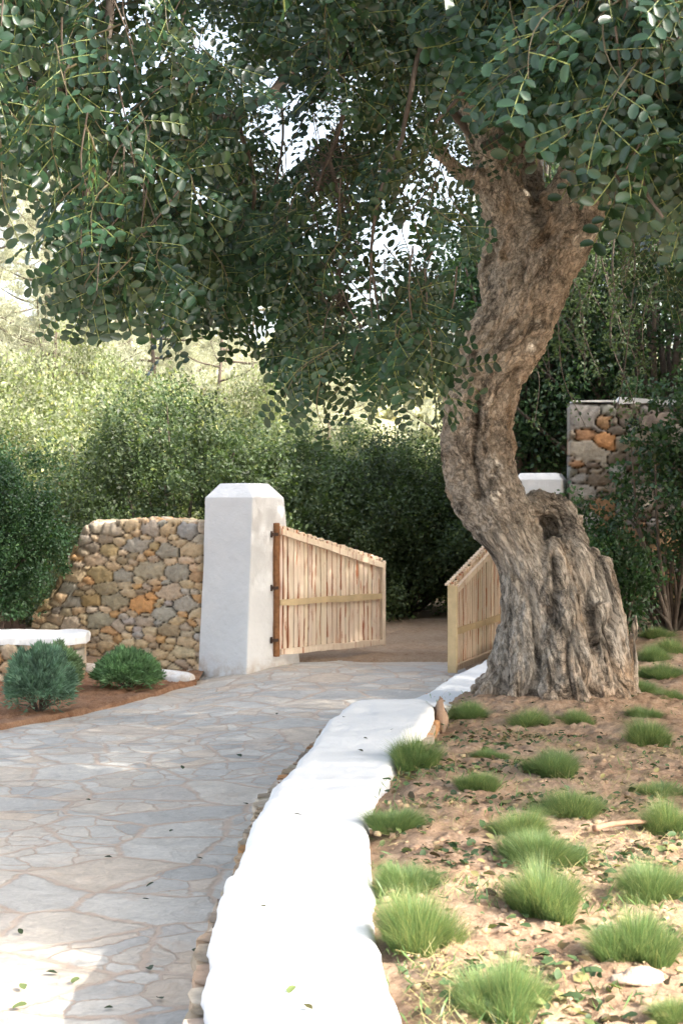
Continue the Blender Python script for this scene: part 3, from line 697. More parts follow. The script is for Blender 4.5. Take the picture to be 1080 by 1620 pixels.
# ------------------------------------------------------------------ the carob tree: trunk
TY = 9.5; PXM = TY / F
def tp(px, py, dy=0.0):
    a = at(px, py, TY); a[1] += dy; return a
tubes = []
def limb(pts, n=6, sides=20):
    P = np.array([tp(p[0], p[1], p[3] if len(p) > 3 else 0) for p in pts]); R = np.array([p[2] * PXM for p in pts])
    PR = catmull(np.hstack([P, R[:, None]]), n); tubes.append((PR[:, :3], PR[:, 3], sides)); return PR
main = limb([(868, 1180, 88), (866, 1080, 84), (860, 1010, 73), (846, 945, 63), (826, 885, 50), (797, 828, 51), (768, 770, 55), (755, 715, 56), (757, 655, 55), (768, 600, 56), (793, 550, 58), (820, 500, 59), (838, 450, 62), (856, 395, 66), (880, 350, 60)])
limb([(850, 420, 60), (895, 350, 58), (918, 300, 47, -.05), (932, 245, 40, -.1), (950, 180, 38, -.25), (985, 100, 42, -.5), (1025, 20, 50, -.8), (1065, -80, 46, -1.1), (1080, -200, 36, -1.3), (1100, -330, 26, -1.6)])
limb([(850, 430, 50), (818, 360, 46), (795, 305, 36), (778, 250, 30, -.05), (752, 185, 27, -.15), (700, 110, 26, -.4), (640, 40, 27, -.6), (560, -10, 25, -.8), (450, -70, 20, -1.0)])
limb([(800, 320, 30), (762, 292, 21, -.05), (728, 282, 14, -.1), (700, 262, 11, -.2), (655, 215, 9, -.4)])
limb([(856, 400, 50, .12), (845, 320, 38, .3), (838, 240, 32, .45), (850, 130, 30, .7), (870, 0, 26, .9), (880, -180, 20, 1.2)])
limb([(792, 470, 26, .16), (787, 410, 23, .2), (788, 345, 21, .25), (780, 280, 18, .4), (760, 180, 15, .6), (730, 60, 12, .9)])
# stump and burls
limb([(912, 1180, 78), (910, 1080, 68), (908, 1000, 60), (903, 935, 48), (900, 880, 36), (900, 838, 24, .05), (886, 804, 24, .08), (855, 797, 25, .08), (825, 805, 22, .08), (800, 820, 16, .05)])
limb([(905, 850, 20, .1), (918, 830, 13, .12), (922, 812, 7, .12)])
limb([(955, 1170, 56), (952, 1080, 46), (950, 1010, 40), (948, 950, 33), (946, 905, 26), (949, 880, 16)])
limb([(962, 930, 14, .02), (966, 895, 8, .02), (968, 880, 4, .02)])
limb([(935, 900, 14, -.03), (938, 868, 5, -.03)])
limb([(1012, 1140, 12, .12), (1011, 1060, 9, .14), (1010, 1000, 6, .14), (1012, 975, 3, .14)])
limb([(985, 1140, 26, .05), (980, 1050, 24, .05), (978, 985, 15, .05)])
limb([(872, 920, 42, .24), (876, 850, 34, .24), (868, 812, 26, .22)])
limb([(860, 960, 30, -.18), (866, 905, 24, -.14), (868, 850, 12, -.1)])
# roots flaring at the foot
fc = tp(880, 1110); zg = .26
for deg, ln, r0, up in ((178, .47, .12, .26), (204, .50, .11, .30), (234, .52, .13, .46), (262, .58, .13, .36), (276, .56, .14, .50), (296, .52, .10, .34), (314, .50, .12, .42), (334, .44, .11, .42), (354, .38, .11, .35), (30, .40, .13, .4), (80, .6, .15, .4), (130, .6, .14, .4)):
    a = radians(deg); d = np.array([cos(a) * 1.0, sin(a) * .85, 0]); ox = .10 * cos(a)
    c0 = np.array([fc[0] + ox, fc[1], 0])
    pts = [c0 + d * .20 + [0, 0, zg + up + .25], c0 + d * ln * .62 + [0, 0, zg + up * .55], c0 + d * ln * .86 + [0, 0, zg + .08], c0 + d * (ln * 1.1) + [0, 0, zg - .07]]
    PR = catmull(np.hstack([np.array(pts), np.array([[r0 * .9], [r0], [r0 * .72], [r0 * .42]])]), 5); tubes.append((PR[:, :3], PR[:, 3], 14))
G = Geo()
for P, R, s in tubes:
    V, q, t = tube(P, R, s); G.add(V, q, t)
tmp = obj('tmp', G.mesh('tmp'), None)
rm = tmp.modifiers.new('r', 'REMESH'); rm.mode = 'VOXEL'; rm.voxel_size = .009; rm.adaptivity = 0
smm = tmp.modifiers.new('s', 'SMOOTH'); smm.iterations = 5; smm.factor = .6
dg = bpy.context.evaluated_depsgraph_get(); ev = tmp.evaluated_get(dg); em = bpy.data.meshes.new_from_object(ev)
nV = len(em.vertices); V = np.empty(nV * 3, np.float32); em.vertices.foreach_get('co', V); V = V.reshape(-1, 3).astype(float)
Nn = np.empty(nV * 3, np.float32); em.vertices.foreach_get('normal', Nn); Nn = Nn.reshape(-1, 3).astype(float)
bpy.data.objects.remove(tmp)
zc = main[:, 2]; od = np.argsort(zc); cx = np.interp(V[:, 2], zc[od], main[od, 0]); 
Q = np.stack([V[:, 0] - cx, V[:, 1] - TY, np.minimum(V[:, 2], 1.4) * .26 + np.maximum(V[:, 2] - 1.4, 0) * .66], 1)
tw = V[:, 2] * .15; Q = np.stack([Q[:, 0] * np.cos(tw) - Q[:, 1] * np.sin(tw), Q[:, 0] * np.sin(tw) + Q[:, 1] * np.cos(tw), Q[:, 2]], 1)
def ridged(s, seed): return 1 - np.abs(vnoise(Q[:, 0] * s, Q[:, 1] * s, Q[:, 2] * s, seed)) * 2.0
low = 1 - sstep(.5, 1.3, V[:, 2])
big = vnoise(Q[:, 0] * 4.2, Q[:, 1] * 4.2, Q[:, 2] * 4.2, 101)
fiss = np.clip(ridged(6.5, 102), 0, 1) ** 4
f2 = np.clip(ridged(15, 103), 0, 1) ** 3
f3 = fbm(Q[:, 0] * 30, Q[:, 1] * 30, Q[:, 2] * 45, 3, 104)
lump = fbm(V[:, 0] * 7, V[:, 1] * 7, V[:, 2] * 5, 3, 105)
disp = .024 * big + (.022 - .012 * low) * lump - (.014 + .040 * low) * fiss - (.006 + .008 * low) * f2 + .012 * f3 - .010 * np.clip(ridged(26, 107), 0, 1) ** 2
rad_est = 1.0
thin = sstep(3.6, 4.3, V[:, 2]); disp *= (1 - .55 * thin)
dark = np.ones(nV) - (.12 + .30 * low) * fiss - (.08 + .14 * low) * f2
def carve(pts, w, dep, dk=.5, dyf=-.22):
    global disp, dark
    P = catmull(np.array([tp(a, b, dyf) for a, b in pts]), 8)
    d = np.min(np.linalg.norm((V[:, None] - P[None]) * np.array([1, .35, 1]), axis=2), axis=1) if nV * len(P) < 3e7 else np.min([np.linalg.norm((V - p) * np.array([1, .35, 1]), axis=1) for p in P], axis=0)
    front = Nn[:, 1] < .2
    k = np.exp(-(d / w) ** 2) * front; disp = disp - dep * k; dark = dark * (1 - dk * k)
carve([(752, 625), (748, 680), (741, 735)], .022, .055, .75)
carve([(748, 740), (752, 790)], .018, .03, .5)
carve([(812, 590), (808, 640), (806, 700), (809, 740)], .035, .05, .55)
carve([(706, 755), (716, 780), (724, 802)], .02, .04, .6)
carve([(829, 600), (826, 612)], .02, .03, .5)
carve([(868, 880), (870, 915), (864, 950)], .028, .06, .6)
carve([(862, 962), (863, 975)], .026, .05, .7)
carve([(845, 1030), (838, 1060), (825, 1080)], .03, .06, .6)
carve([(928, 920), (925, 970), (930, 1020)], .024, .055, .65)
carve([(960, 1030), (958, 1065)], .028, .06, .7)
carve([(868, 1000), (872, 1060), (868, 1100)], .022, .04, .5)
carve([(842, 340), (850, 372), (858, 385)], .05, .05, .6)
carve([(820, 430), (816, 452)], .018, .04, .6)
carve([(900, 416), (906, 418)], .013, .03, .5)
carve([(905, 1080), (918, 1040), (925, 1005)], .024, .045, .5)
carve([(947, 1005), (950, 1012)], .03, .03, .6)
carve([(880, 815), (888, 845)], .045, .05, .8)
disp = np.clip(disp, -.11, .08)
V = V + Nn * disp[:, None]
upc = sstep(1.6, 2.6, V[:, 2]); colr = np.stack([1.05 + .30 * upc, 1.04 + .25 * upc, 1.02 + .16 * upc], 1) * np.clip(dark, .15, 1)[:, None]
soilc = (1 - sstep(.27, .62, V[:, 2] + .08 * vnoise(V[:, 0] * 9, V[:, 1] * 9, V[:, 2] * 9, 5)))[:, None]
colr = colr * (1 - soilc * .5) + soilc * .5 * np.array([1.15, .92, .72])
tree = thing('carob_tree', 'massive old carob tree with a twisted gnarled trunk, hollow stump foot and drooping glossy foliage', 'tree', (fc[0], TY, .26))
off = np.array([fc[0], TY, .26])
em.vertices.foreach_set('co', (V - off).astype(np.float32).ravel())
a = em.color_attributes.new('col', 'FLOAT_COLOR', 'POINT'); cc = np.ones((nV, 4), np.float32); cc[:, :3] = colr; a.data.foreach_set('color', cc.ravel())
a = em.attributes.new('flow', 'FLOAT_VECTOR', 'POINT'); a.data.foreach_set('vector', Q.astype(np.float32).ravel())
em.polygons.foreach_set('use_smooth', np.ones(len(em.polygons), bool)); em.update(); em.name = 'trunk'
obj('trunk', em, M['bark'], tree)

# ------------------------------------------------------------------ carob foliage
def leaflet(hi=True):
    if hi:
        xs = np.array([0, .12, .38, .68, .92, .98]); hw = np.array([.03, .17, .29, .32, .18, .04]); V = []
        for x, w in zip(xs, hw):
            V += [(x, -w, .26 * w + .04 * np.sin(x * 7)), (x, 0, -.06 * np.sin(x * 3.1)), (x, w, .26 * w - .04 * np.sin(x * 8))]
        V = np.array(V); V[-2, 0] = .93; V[:, 2] -= .22 * V[:, 0] ** 2
        q = [[i * 3 + k, i * 3 + 3 + k, i * 3 + 4 + k, i * 3 + 1 + k] for i in range(5) for k in (0, 1)]
    else:
        V = np.array([(0, 0, 0), (.55, -.31, .06), (1, 0, -.08), (.55, .31, .06)]); q = [[0, 1, 2, 3]]
    return V, np.array(q)
def spray(r, hi=True, L=.30, nl=6, ls=.042):
    """twig with pinnate leaves, hanging along +x; z = outer face"""
    lv, lq = leaflet(hi); G = Geo()
    n = 7; t = np.linspace(0, 1, n); P = np.stack([L * t, .03 * np.sin(t * 3 + r.random() * 6), .02 * np.sin(t * 4)], 1)
    V, q, tt = tube(P, .0028 * (1.2 - t * .7), 4, False); G.add(V, q, col=(6.0, 2.2, 2.6))
    pos, fr, sc, cm = [], [], [], []
    for k in range(nl):
        u = (k + .6) / nl; b = np.array([np.interp(u, t, P[:, i]) for i in range(3)]); sd = 1 if k % 2 else -1
        a = radians(r.uniform(30, 70)) * sd if k < nl - 1 else r.uniform(-.2, .2)
        d = norm(np.array([cos(a), sin(a), r.uniform(-.35, .5)])); nz = norm(np.array([r.uniform(-.4, .4), r.uniform(-.4, .4), 1.0]))
        y = norm(np.cross(nz, d)); nz = np.cross(d, y); m = r.integers(3, 6); rl = .026 * m + .03
        bend = r.uniform(.0, .25)
        rp = lambda s: b + d * rl * s - nz * bend * rl * s * s
        V, q, tt = tube([rp(0), rp(.33), rp(.66), rp(1)], .0018, 3, False); G.add(V, q, col=(9.0, 4.6, 3.2))
        shade = r.uniform(.8, 1.25); yel = r.random() < .07
        for p in range(m):
            s0 = (p + .8) / m; c = rp(s0)
            for sg in (-1, 1):
                if r.random() < .05: continue
                aa = radians(r.uniform(55, 80)); ld = d * cos(aa) + y * sg * sin(aa) + nz * r.uniform(-.3, .25)
                ln = norm(nz + y * sg * r.uniform(-.35, .1) + d * r.uniform(-.25, .25))
                pos.append(c); fr.append((ld, ln)); sc.append(ls * r.uniform(.75, 1.12) * (.85 + .25 * s0))
                f = shade * r.uniform(.75, 1.3); cm.append((f * (1.9 if yel else 1), f * (1.35 if yel else 1), f))
    pos = np.array(pos); X = np.array([f[0] for f in fr]); Z = np.array([f[1] for f in fr])
    V, q, c = place_many(lv, lq, np.ones((len(lv), 3)), pos, frames(X, Z), np.array(sc), np.array(cm)); G.add(V, q, col=c)
    return np.concatenate(G.v), np.concatenate(G.q), np.concatenate(G.c)
rs = np.random.default_rng(11)
HI = [spray(rs, True, L=rs.uniform(.22, .36), nl=int(rs.integers(5, 9))) for _ in range(7)]
LO = [spray(rs, False, L=.32, nl=7) for _ in range(5)]
bx = [-60, 0, 50, 75, 95, 110, 130, 170, 200, 240, 300, 315, 360, 400, 425, 445, 465, 490, 550, 575, 640, 690, 700, 715, 735, 750, 765, 780, 850, 900, 925, 960, 1000, 1040, 1080, 1140]
bv = [300, 300, 295, 340, 410, 480, 520, 525, 505, 465, 460, 570, 605, 595, 520, 480, 590, 655, 645, 610, 630, 640, 585, 520, 480, 440, 290, 240, 235, 240, 330, 350, 345, 380, 400, 410]
dy_x = [0, 120, 300, 330, 420, 470, 600, 700, 800, 900, 1080]
dy_a = [4.6, 4.6, 5.4, 7.0, 7.2, 6.0, 5.6, 5.6, 4.8, 4.0, 3.9]     # nearest leaves by column
dy_b = [6.2, 6.5, 7.5, 8.3, 8.5, 7.5, 7.2, 7.0, 6.0, 5.2, 4.8]
gaps = [(468, 195, 44, 70), (450, 235, 24, 34), (592, 455, 30, 56), (110, 352, 26, 26), (45, 320, 44, 20), (560, 560, 12, 30), (235, 300, 26, 28), (20, 160, 26, 16), (350, 60, 18, 16), (205, 130, 20, 18), (330, 330, 16, 18), (500, 110, 14, 16), (430, 450, 20, 26), (270, 95, 14, 10), (655, 360, 14, 16), (715, 440, 18, 60), (20, 130, 10, 12)]
def sample_near(n, r):
    out = []
    while len(out) < n:
        x = r.uniform(-60, 1140); b = np.interp(x, bx, bv)
        y = b - 60 - abs(r.normal()) * 190 if r.random() < .62 else r.uniform(-190, b - 60)
        if y < -220: continue
        lo, hi = np.interp(x, dy_x, dy_a), np.interp(x, dy_x, dy_b); top = sstep(b - 200, b - 420, y) if b > 300 else .3
        Y = r.uniform(lo, hi); Y = max(Y, 3.9)
        if x > 740 and y > 60 and x < 930 and r.random() < .35: continue
        dens = vnoise(x / 70, y / 60, Y, 301)
        if dens < -.25 and r.random() < .75: continue
        if x < 380 and y < 330 and r.random() < .25: continue
        bad = False
        for gx, gy, ga, gb in gaps:
            if ((x - gx) / ga) ** 2 + ((y + 35 - gy) / gb) ** 2 < 1.5: bad = True
        if bad: continue
        out.append((x, y, Y))
    return np.array(out)
rN = np.random.default_rng(21)
near = sample_near(340, rN)
Pn = np.array([at(*p) for p in near])
def build_sprays(P, variants, r, size=1.0, face=None, out_dir=None, droop=.75):
    """P cluster points; each gets one spray hanging from it"""
    n = len(P); az = r.uniform(0, 2 * pi, n); dn = r.uniform(.5, 2.2, n) * droop
    X = np.stack([np.cos(az), np.sin(az), -dn * 1.3], 1); X = norm(X)
    f = np.array([0, -1, .65]) if face is None else face
    Z = norm(f[None] + r.normal(size=(n, 3)) * .7)
    sc = size * r.uniform(.8, 1.2, n); var = r.integers(0, len(variants), n); cm = r.uniform(.75, 1.3, n)
    G = Geo()
    for k, (tv, tq, tc) in enumerate(variants):
        m = var == k
        if m.any():
            V, q, c = place_many(tv, tq, tc, P[m], frames(X[m], Z[m]), sc[m], np.repeat(cm[m][:, None], 3, 1)); G.add(V, q, col=c)
    return np.concatenate(G.v), np.concatenate(G.q), np.concatenate(G.c)
# clusters: 3-4 sprays per cluster point, spread along a hanging branchlet
br = Geo(); allP = []
boughs = []
def bough(pts, r0, r1):
    P = catmull(np.array(pts), 8); R = np.linspace(r0, r1, len(P)); P = P + .012 * np.stack([vnoise(P[:, 0] * 8, P[:, 2] * 8, 0, 3), vnoise(P[:, 0] * 8, P[:, 2] * 8, 5, 4), vnoise(P[:, 0] * 8, P[:, 2] * 8, 9, 5)], 1)
    V, q, t = tube(P, R, 8); br.add(V, q, t); boughs.append(P)
# the visible limbs of the crown
bough([at(700, 30, 9.0), at(560, 15, 8.6), at(440, -30, 8.2), at(200, -60, 7.4), at(-100, -40, 7.0)], .10, .05)
bough([at(580, -20, 8.0), at(480, 90, 7.6), at(430, 148, 7.4), at(370, 182, 7.2), at(300, 200, 7.0)], .045, .012)
bough([at(190, -60, 6.0), at(178, 0, 5.9), at(172, 60, 5.8), at(155, 105, 5.8), at(115, 130, 5.7), at(80, 158, 5.6), at(35, 190, 5.5), at(-20, 212, 5.4)], .022, .012)
bough([at(115, 132, 5.7), at(140, 190, 5.8), at(155, 235, 5.8), at(178, 290, 5.8), at(196, 336, 5.9)], .012, .005)
bough([at(590, -20, 6.8), at(552, 60, 6.6), at(543, 130, 6.5), at(538, 190, 6.4), at(520, 250, 6.4), at(500, 300, 6.3)], .016, .006)
bough([at(548, 380, 6.4), at(540, 430, 6.3), at(538, 480, 6.3), at(545, 520, 6.3)], .009, .004)
bough([at(520, 250, 6.4), at(540, 330, 6.4), at(548, 380, 6.4)], .010, .009)
bough([at(445, 150, 7.4), at(448, 220, 7.3), at(440, 270, 7.2), at(430, 310, 7.2)], .008, .004)
bough([at(300, -40, 7), at(290, 60, 7), at(275, 200, 6.9), at(262, 330, 6.8), at(245, 400, 6.8)], .014, .005)
bough([at(380, 180, 7.2), at(400, 300, 7.5), at(395, 420, 7.7), at(370, 520, 7.8)], .012, .004)
bough([at(900, -60, 5.2), at(905, 40, 4.9), at(915, 130, 4.5), at(940, 220, 4.2), at(985, 300, 4.1)], .012, .004)
bough([at(1030, -60, 4.6), at(1020, 60, 4.4), at(1010, 160, 4.3), at(1015, 270, 4.1), at(1045, 340, 4.0)], .012, .004)
bough([at(700, 20, 6.4), at(660, 90, 6.2), at(640, 200, 6.1), at(600, 310, 6.0), at(590, 420, 6.0), at(600, 540, 6.0)], .014, .004)
bough([at(120, 130, 5.7), at(60, 100, 5.6), at(0, 95, 5.5), at(-60, 110, 5.4)], .010, .006)
bough([at(800, -60, 6), at(770, 40, 5.6), at(745, 130, 5.3), at(690, 190, 5.2)], .014, .005)
for P in boughs[1:5] + boughs[5:7]:      # fuzz of short dead flowering twigs along the old wood
    for k in range(110):
        i = rN.integers(len(P)); s0 = P[i]; d = norm(rN.normal(size=3) + [0, 0, .1]); l = rN.uniform(.05, .2)
        V, q, t = tube(np.array([s0, s0 + d * l * .5 + rN.normal(size=3) * .012, s0 + d * l + rN.normal(size=3) * .03]), [.0028, .0022, .0012], 3, False); br.add(V, q, col=(1.5, 1.1, .8))
for k, p in enumerate(Pn):
    m = int(rN.integers(3, 5)); up = p + np.array([rN.normal() * .10, rN.normal() * .12, .22 + .15 * rN.random()])
    mid = (p + up) / 2 + rN.normal(size=3) * .025; V, q, t = tube(catmull([up, mid, p], 4), np.linspace(.0036, .002, 9), 4, False); br.add(V, q)
    for j in range(m):
        t = rN.random(); allP.append(p + (up - p) * t + rN.normal(size=3) * .05)
allP = np.array(allP)
pxx, pyy = proj(allP)
keep = ~((pyy > np.interp(pxx, bx, bv) - np.where(pxx > 900, .26, .12) * F / allP[:, 1]) & (allP[:, 1] < 9)); allP = allP[keep]
pxx, pyy = proj(allP); allP = allP[~((pxx > 690) & (pxx < 955) & (pyy > 95 + 30 * np.sin(pxx / 40))) & ~((pxx > 940) & (pxx < 1000) & (pyy > 165))]; pxx, pyy = proj(allP)
hole = np.zeros(len(allP), bool)
for gx, gy, ga, gb in gaps: hole |= (((pxx - gx) / (ga + 12)) ** 2 + ((pyy + 45 - gy) / (gb + 45)) ** 2) < 1
allP = allP[~hole]
V1, q1, c1 = build_sprays(allP, HI, rN, 1.0)
fol = Geo(); fol.add(V1, q1, col=c1)
# crown behind the trunk (seen as small leaves against the sky) and unseen crown outside the frame, shaped to cast the shade
rB = np.random.default_rng(31)
bk = []
b2x = [-60, 60, 120, 300, 420, 470, 560, 640, 700, 760, 830, 960, 1000, 1140]; b2v = [120, 180, 300, 330, 240, 130, 260, 420, 560, 560, 330, 300, 420, 480]
while len(bk) < 640:
    x = rB.uniform(-60, 1140); b = np.interp(x, b2x, b2v); y = rB.uniform(-250, b - 20); Y = rB.uniform(9.8, 13)
    if x < 740: Y = rB.uniform(8.5, 12)
    if 745 < x < 965 and Y < 10.2: continue
    if vnoise(x / 60, y / 60, Y * .7, 55) < -.10: continue
    if x < 330 and rB.random() < .45: continue
    if any(((x - gx) / (ga + 22)) ** 2 + ((y + 30 - gy) / (gb + 40)) ** 2 < 1 for gx, gy, ga, gb in gaps): continue
    if 700 < x < 760 and y > 250 and rB.random() < .5: continue
    bk.append(at(x, y, Y))
bk = np.array(bk)
V1, q1, c1 = build_sprays(bk, LO, rB, 1.15); fol.add(V1, q1, col=c1)
offp = []
while len(offp) < 3000:
    u = rB.normal(size=3); u /= np.linalg.norm(u); rr = rB.random() ** .45
    p = np.array([1.6, 9.0, 4.4]) + u * rr * np.array([6.2, 5.4, 3.0])
    if p[2] < 2.3: continue
    x, y = proj(p)
    mg = .62 * F / max(p[1], .3)
    if p[1] > 0 and -mg < x < 1080 + mg and y > -mg: continue
    t = (p[2] - .42) / SDIR[2]; sx, sy = p[0] - SDIR[0] * t, p[1] - SDIR[1] * t      # where its shadow falls
    edge = 5.0 + .3 * sstep(-.6, .3, sx) + .2 * vnoise(sx * 1.3, 0, 0, 71) + .3 * vnoise(sx * 4, sy * 2, 0, 72)
    if sy < edge: continue
    if sx > .25 and sy < 8.2 and vnoise(sx * 2.2, sy * 2.2, 0, 73) < .55 - .8 * (sy - 5.3) / 2.9 * 1.0: continue
    offp.append(p)
for n_, sx0, sx1, sy0, sy1, th in ((620, -2.4, -.15, 5.0, 8.2, -1), (560, -.2, 3.0, 6.0, 9.5, .0), (650, -.4, .8, 5.7, 9.2, -.2), (420, -2.2, 1.2, 12.0, 15.0, -1)):  # unseen sprays added to deepen shade on path, garden, wall and pillar
    m_ = 0
    while m_ < n_:
        sx, sy = rB.uniform(sx0, sx1), rB.uniform(sy0, sy1)
        if th > -1 and vnoise(sx * 2.4, sy * 1.8, 0, 74) < th - .35 * sstep(6, 8, sy): continue
        z = rB.uniform(3.0, 5.6); t = (z - .42) / SDIR[2]; p = np.array([sx + SDIR[0] * t, sy + SDIR[1] * t, z]); x, y = proj(p); m_ += 1
        mg = .62 * F / max(p[1], .3)
        if p[1] > 0 and -mg < x < 1080 + mg and y > -mg: continue
        offp.append(p)
offp = np.array(offp)
V1, q1, c1 = build_sprays(offp, LO, rB, 1.55); fol.add(V1, q1, col=c1)
# tree-local coordinates
fol.v = [v - off for v in fol.v]; br.v = [v - off for v in br.v]
obj('crown_foliage', fol.mesh('crown_foliage'), M['carob'], tree)
for k in range(140):      # secondary limbs carrying the outer crown
    p = offp[rB.integers(len(offp))] - off; s = np.array([rB.uniform(-.6, 1.0), rB.uniform(-.8, .6), rB.uniform(3.6, 4.6) ])
    if np.linalg.norm(p - s) < .8: continue
    wps = proj((p + s) / 2 + off + np.array([0, 0, .4]))
    if wps[1] > -60 and -60 < wps[0] < 1140: continue
    V, q, t = tube(catmull([s, (p + s) / 2 + [0, 0, .4] + rB.normal(size=3) * .15, p], 5), np.linspace(.035, .008, 11), 5, False); br.add(V, q)
obj('branches', br.mesh('branches'), M['twig'], tree)

# ------------------------------------------------------------------ shrubs and trees behind
def crown_mesh(r, rad, n_cl, per, leaf, cl_r=.22, hollow=.55, bottom=-.9, aspect=.55, needle=False, flat=.0):
    """leaf clumps on a lumpy ellipsoid shell; many small leaf-sized faces"""
    rad = np.array(rad); C = []
    while len(C) < n_cl:
        u = r.normal(size=3); u /= np.linalg.norm(u)
        if u[2] < bottom: continue
        k = (hollow + (1 - hollow) * r.random() ** .5) * (1 + .28 * float(fbm(u[0] * 2.2 + rad[0], u[1] * 2.2, u[2] * 2.2, 2, 5)))
        if r.random() < .13: k *= r.uniform(1.08, 1.3)
        C.append(u * rad * k)
    C = np.array(C); cc = r.uniform(.5, 1.5, len(C)); crr = cl_r * r.uniform(.45, 1.7, len(C))
    idx = np.repeat(np.arange(len(C)), per); n = len(idx)
    d = r.normal(size=(n, 3)); d /= np.linalg.norm(d, axis=1)[:, None]; k = r.random(n) ** .42
    P = C[idx] + d * (k * crr[idx])[:, None]
    if needle: X = norm(d + .5 * r.normal(size=(n, 3)) + np.array([0, 0, .5]))
    else: X = norm(d * .4 + r.normal(size=(n, 3)) + np.array([0, 0, .2]))
    Z = norm(d + .7 * r.normal(size=(n, 3)) + np.array([0, 0, .6]))
    hw = aspect / 2; tv = np.array([(0, 0, 0), (.5, -hw, .05), (1, 0, 0), (.5, hw, .05)])
    col = (cc[idx] * r.uniform(.75, 1.25, n))[:, None] * np.ones(3); yl = r.random(n) < .08; col[yl] *= np.array([1.5, 1.3, .9])
    V, q, c = place_many(tv, np.array([[0, 1, 2, 3]]), np.ones((4, 3)), P, frames(X, Z), leaf * r.uniform(.55, 1.5, n), col)
    return V, q, c, C
def stems_mesh(C, r, base_r, k, height=0, lean=.2, root=(0, 0, 0)):
    G = Geo(); root = np.array(root, float)
    for i in range(k):
        p = C[r.integers(len(C))]; s = root + np.array([r.normal() * base_r * .6, r.normal() * base_r * .6, 0])
        m = s * .5 + p * .5 + r.normal(size=3) * lean * .5; V, q, t = tube(catmull([s, m, p], 5), np.linspace(base_r, base_r * .2, 11), 5, False); G.add(V, q)
    return G
def bush_thing(name, label, cat, loc, rad, mat, seed, n_cl=260, per=190, leaf=.04, cl_r=.24, group=None, zc=None, bottom=-.75, hollow=.6, **kw):
    r = np.random.default_rng(seed); V, q, c, C = crown_mesh(r, rad, n_cl, per, leaf, cl_r, hollow, bottom, **kw); zc = rad[2] * .8 if zc is None else zc
    t = thing(name, label, cat, loc, group); V = V + np.array([0, 0, zc]); ok = (V.reshape(-1, 4, 3)[:, :, 2] > .0).all(1)
    V = V.reshape(-1, 4, 3)[ok].reshape(-1, 3); c = c.reshape(-1, 4, 3)[ok].reshape(-1, 3); q = np.arange(len(V)).reshape(-1, 4)
    obj('foliage', mesh_from('foliage', V, q, col=c), M[mat], t)
    obj('stem', stems_mesh(C + [0, 0, zc], r, .03, 26).mesh('stem'), M['twig'], t); return t

GR = 'mastic shrubs growing in a row behind the stone wall and gate'
A1 = bush_thing('mastic_shrub', 'tall round mastic shrub rising directly behind the left half of the stone wall', 'shrub', (-1.9, 16.6, 0), (1.35, 1.2, 1.5), 'shrub', 1, 330, 210, .046, group=GR)
A2_ = bush_thing('mastic_shrub', 'dense dark shrub filling the view between pillar top and gate', 'shrub', (-.2, 19.2, 0), (1.5, 1.2, 1.35), 'shrub', 2, 330, 210, .048, group=GR)
A3 = bush_thing('mastic_shrub', 'pale sunlit shrub behind the row, left of the far gap', 'shrub', (.6, 24.0, 0), (1.5, 1.3, 1.45), 'pale_shrub', 8, 420, 170, .05, .27, group=GR)
copy_thing(A1, (1.0, 20.2, 0), 2.0, (1.0, 1, .85), 'bright topped shrub beyond the gap between the two gates')
copy_thing(A2_, (2.45, 19.2, 0), 1.1, (.9, .9, .92), 'shrub just left of the tree trunk beyond the right gate')
copy_thing(A3, (-3.2, 18.2, 0), 4.0, (1.1, 1, 1.02), 'pale green shrub behind the stepped left end of the stone wall')
copy_thing(A3, (-5.2, 18.0, 0), 3.0, (1.1, 1, 1.08), 'pale green shrub at the left edge of the photo, behind the dark bush')
copy_thing(A3, (-1.0, 22.5, 0), 5.1, (1.3, 1, .95), 'farther lit shrub above the white pillar top')
copy_thing(A3, (-4.3, 24.5, 0), 2.2, (1.0, 1, 1.5), 'taller pale tree-like shrub between the pines and the hedge at left')
copy_thing(A3, (-1.9, 26.0, 0), 3.9, (.9, 1, 1.35), 'taller pale shrub left of the pillar line, far back')
copy_thing(A2_, (3.9, 20.5, 0), 2.5, (1.3, 1, 1.5), 'shrub glimpsed between the trunk and the tall stone wall')
copy_thing(A3, (-4.6, 21.8, 0), .7, (1.3, 1.2, 1.3), 'tall sunlit shrub below the pines at far left')
copy_thing(A3, (-2.6, 21.0, 0), 1.6, (1.15, 1.1, 1.2), 'tall sunlit shrub below the pines left of the pillar')
bush_thing('dark_bush', 'large dark green bush leaning over the low end of the tan stone wall at left', 'bush', (-3.56, 13.9, .46), (.74, .55, .86), 'dark_shrub', 5, 330, 210, .034, .17, zc=.75, bottom=-.9)
# little olive sprig and boards at far left
t = thing('board_fence', 'weathered dark brown boards at the far left edge above the capped wall', 'fence', (-3.45, 14.6, 0))
G = Geo()
for k in range(6):
    V, q = box(k * .075 - .3, k * .075 - .235, 0, .02, 0, .50 + .03 * (k % 2)); G.add(V, q)
obj('boards', G.mesh('boards', False), M['old_wood'], t)
G = Geo(); V, q = box(-.32, .2, .022, .05, .30, .35); G.add(V, q); obj('cross_rail', G.mesh('cross_rail', False), M['old_wood'], t)

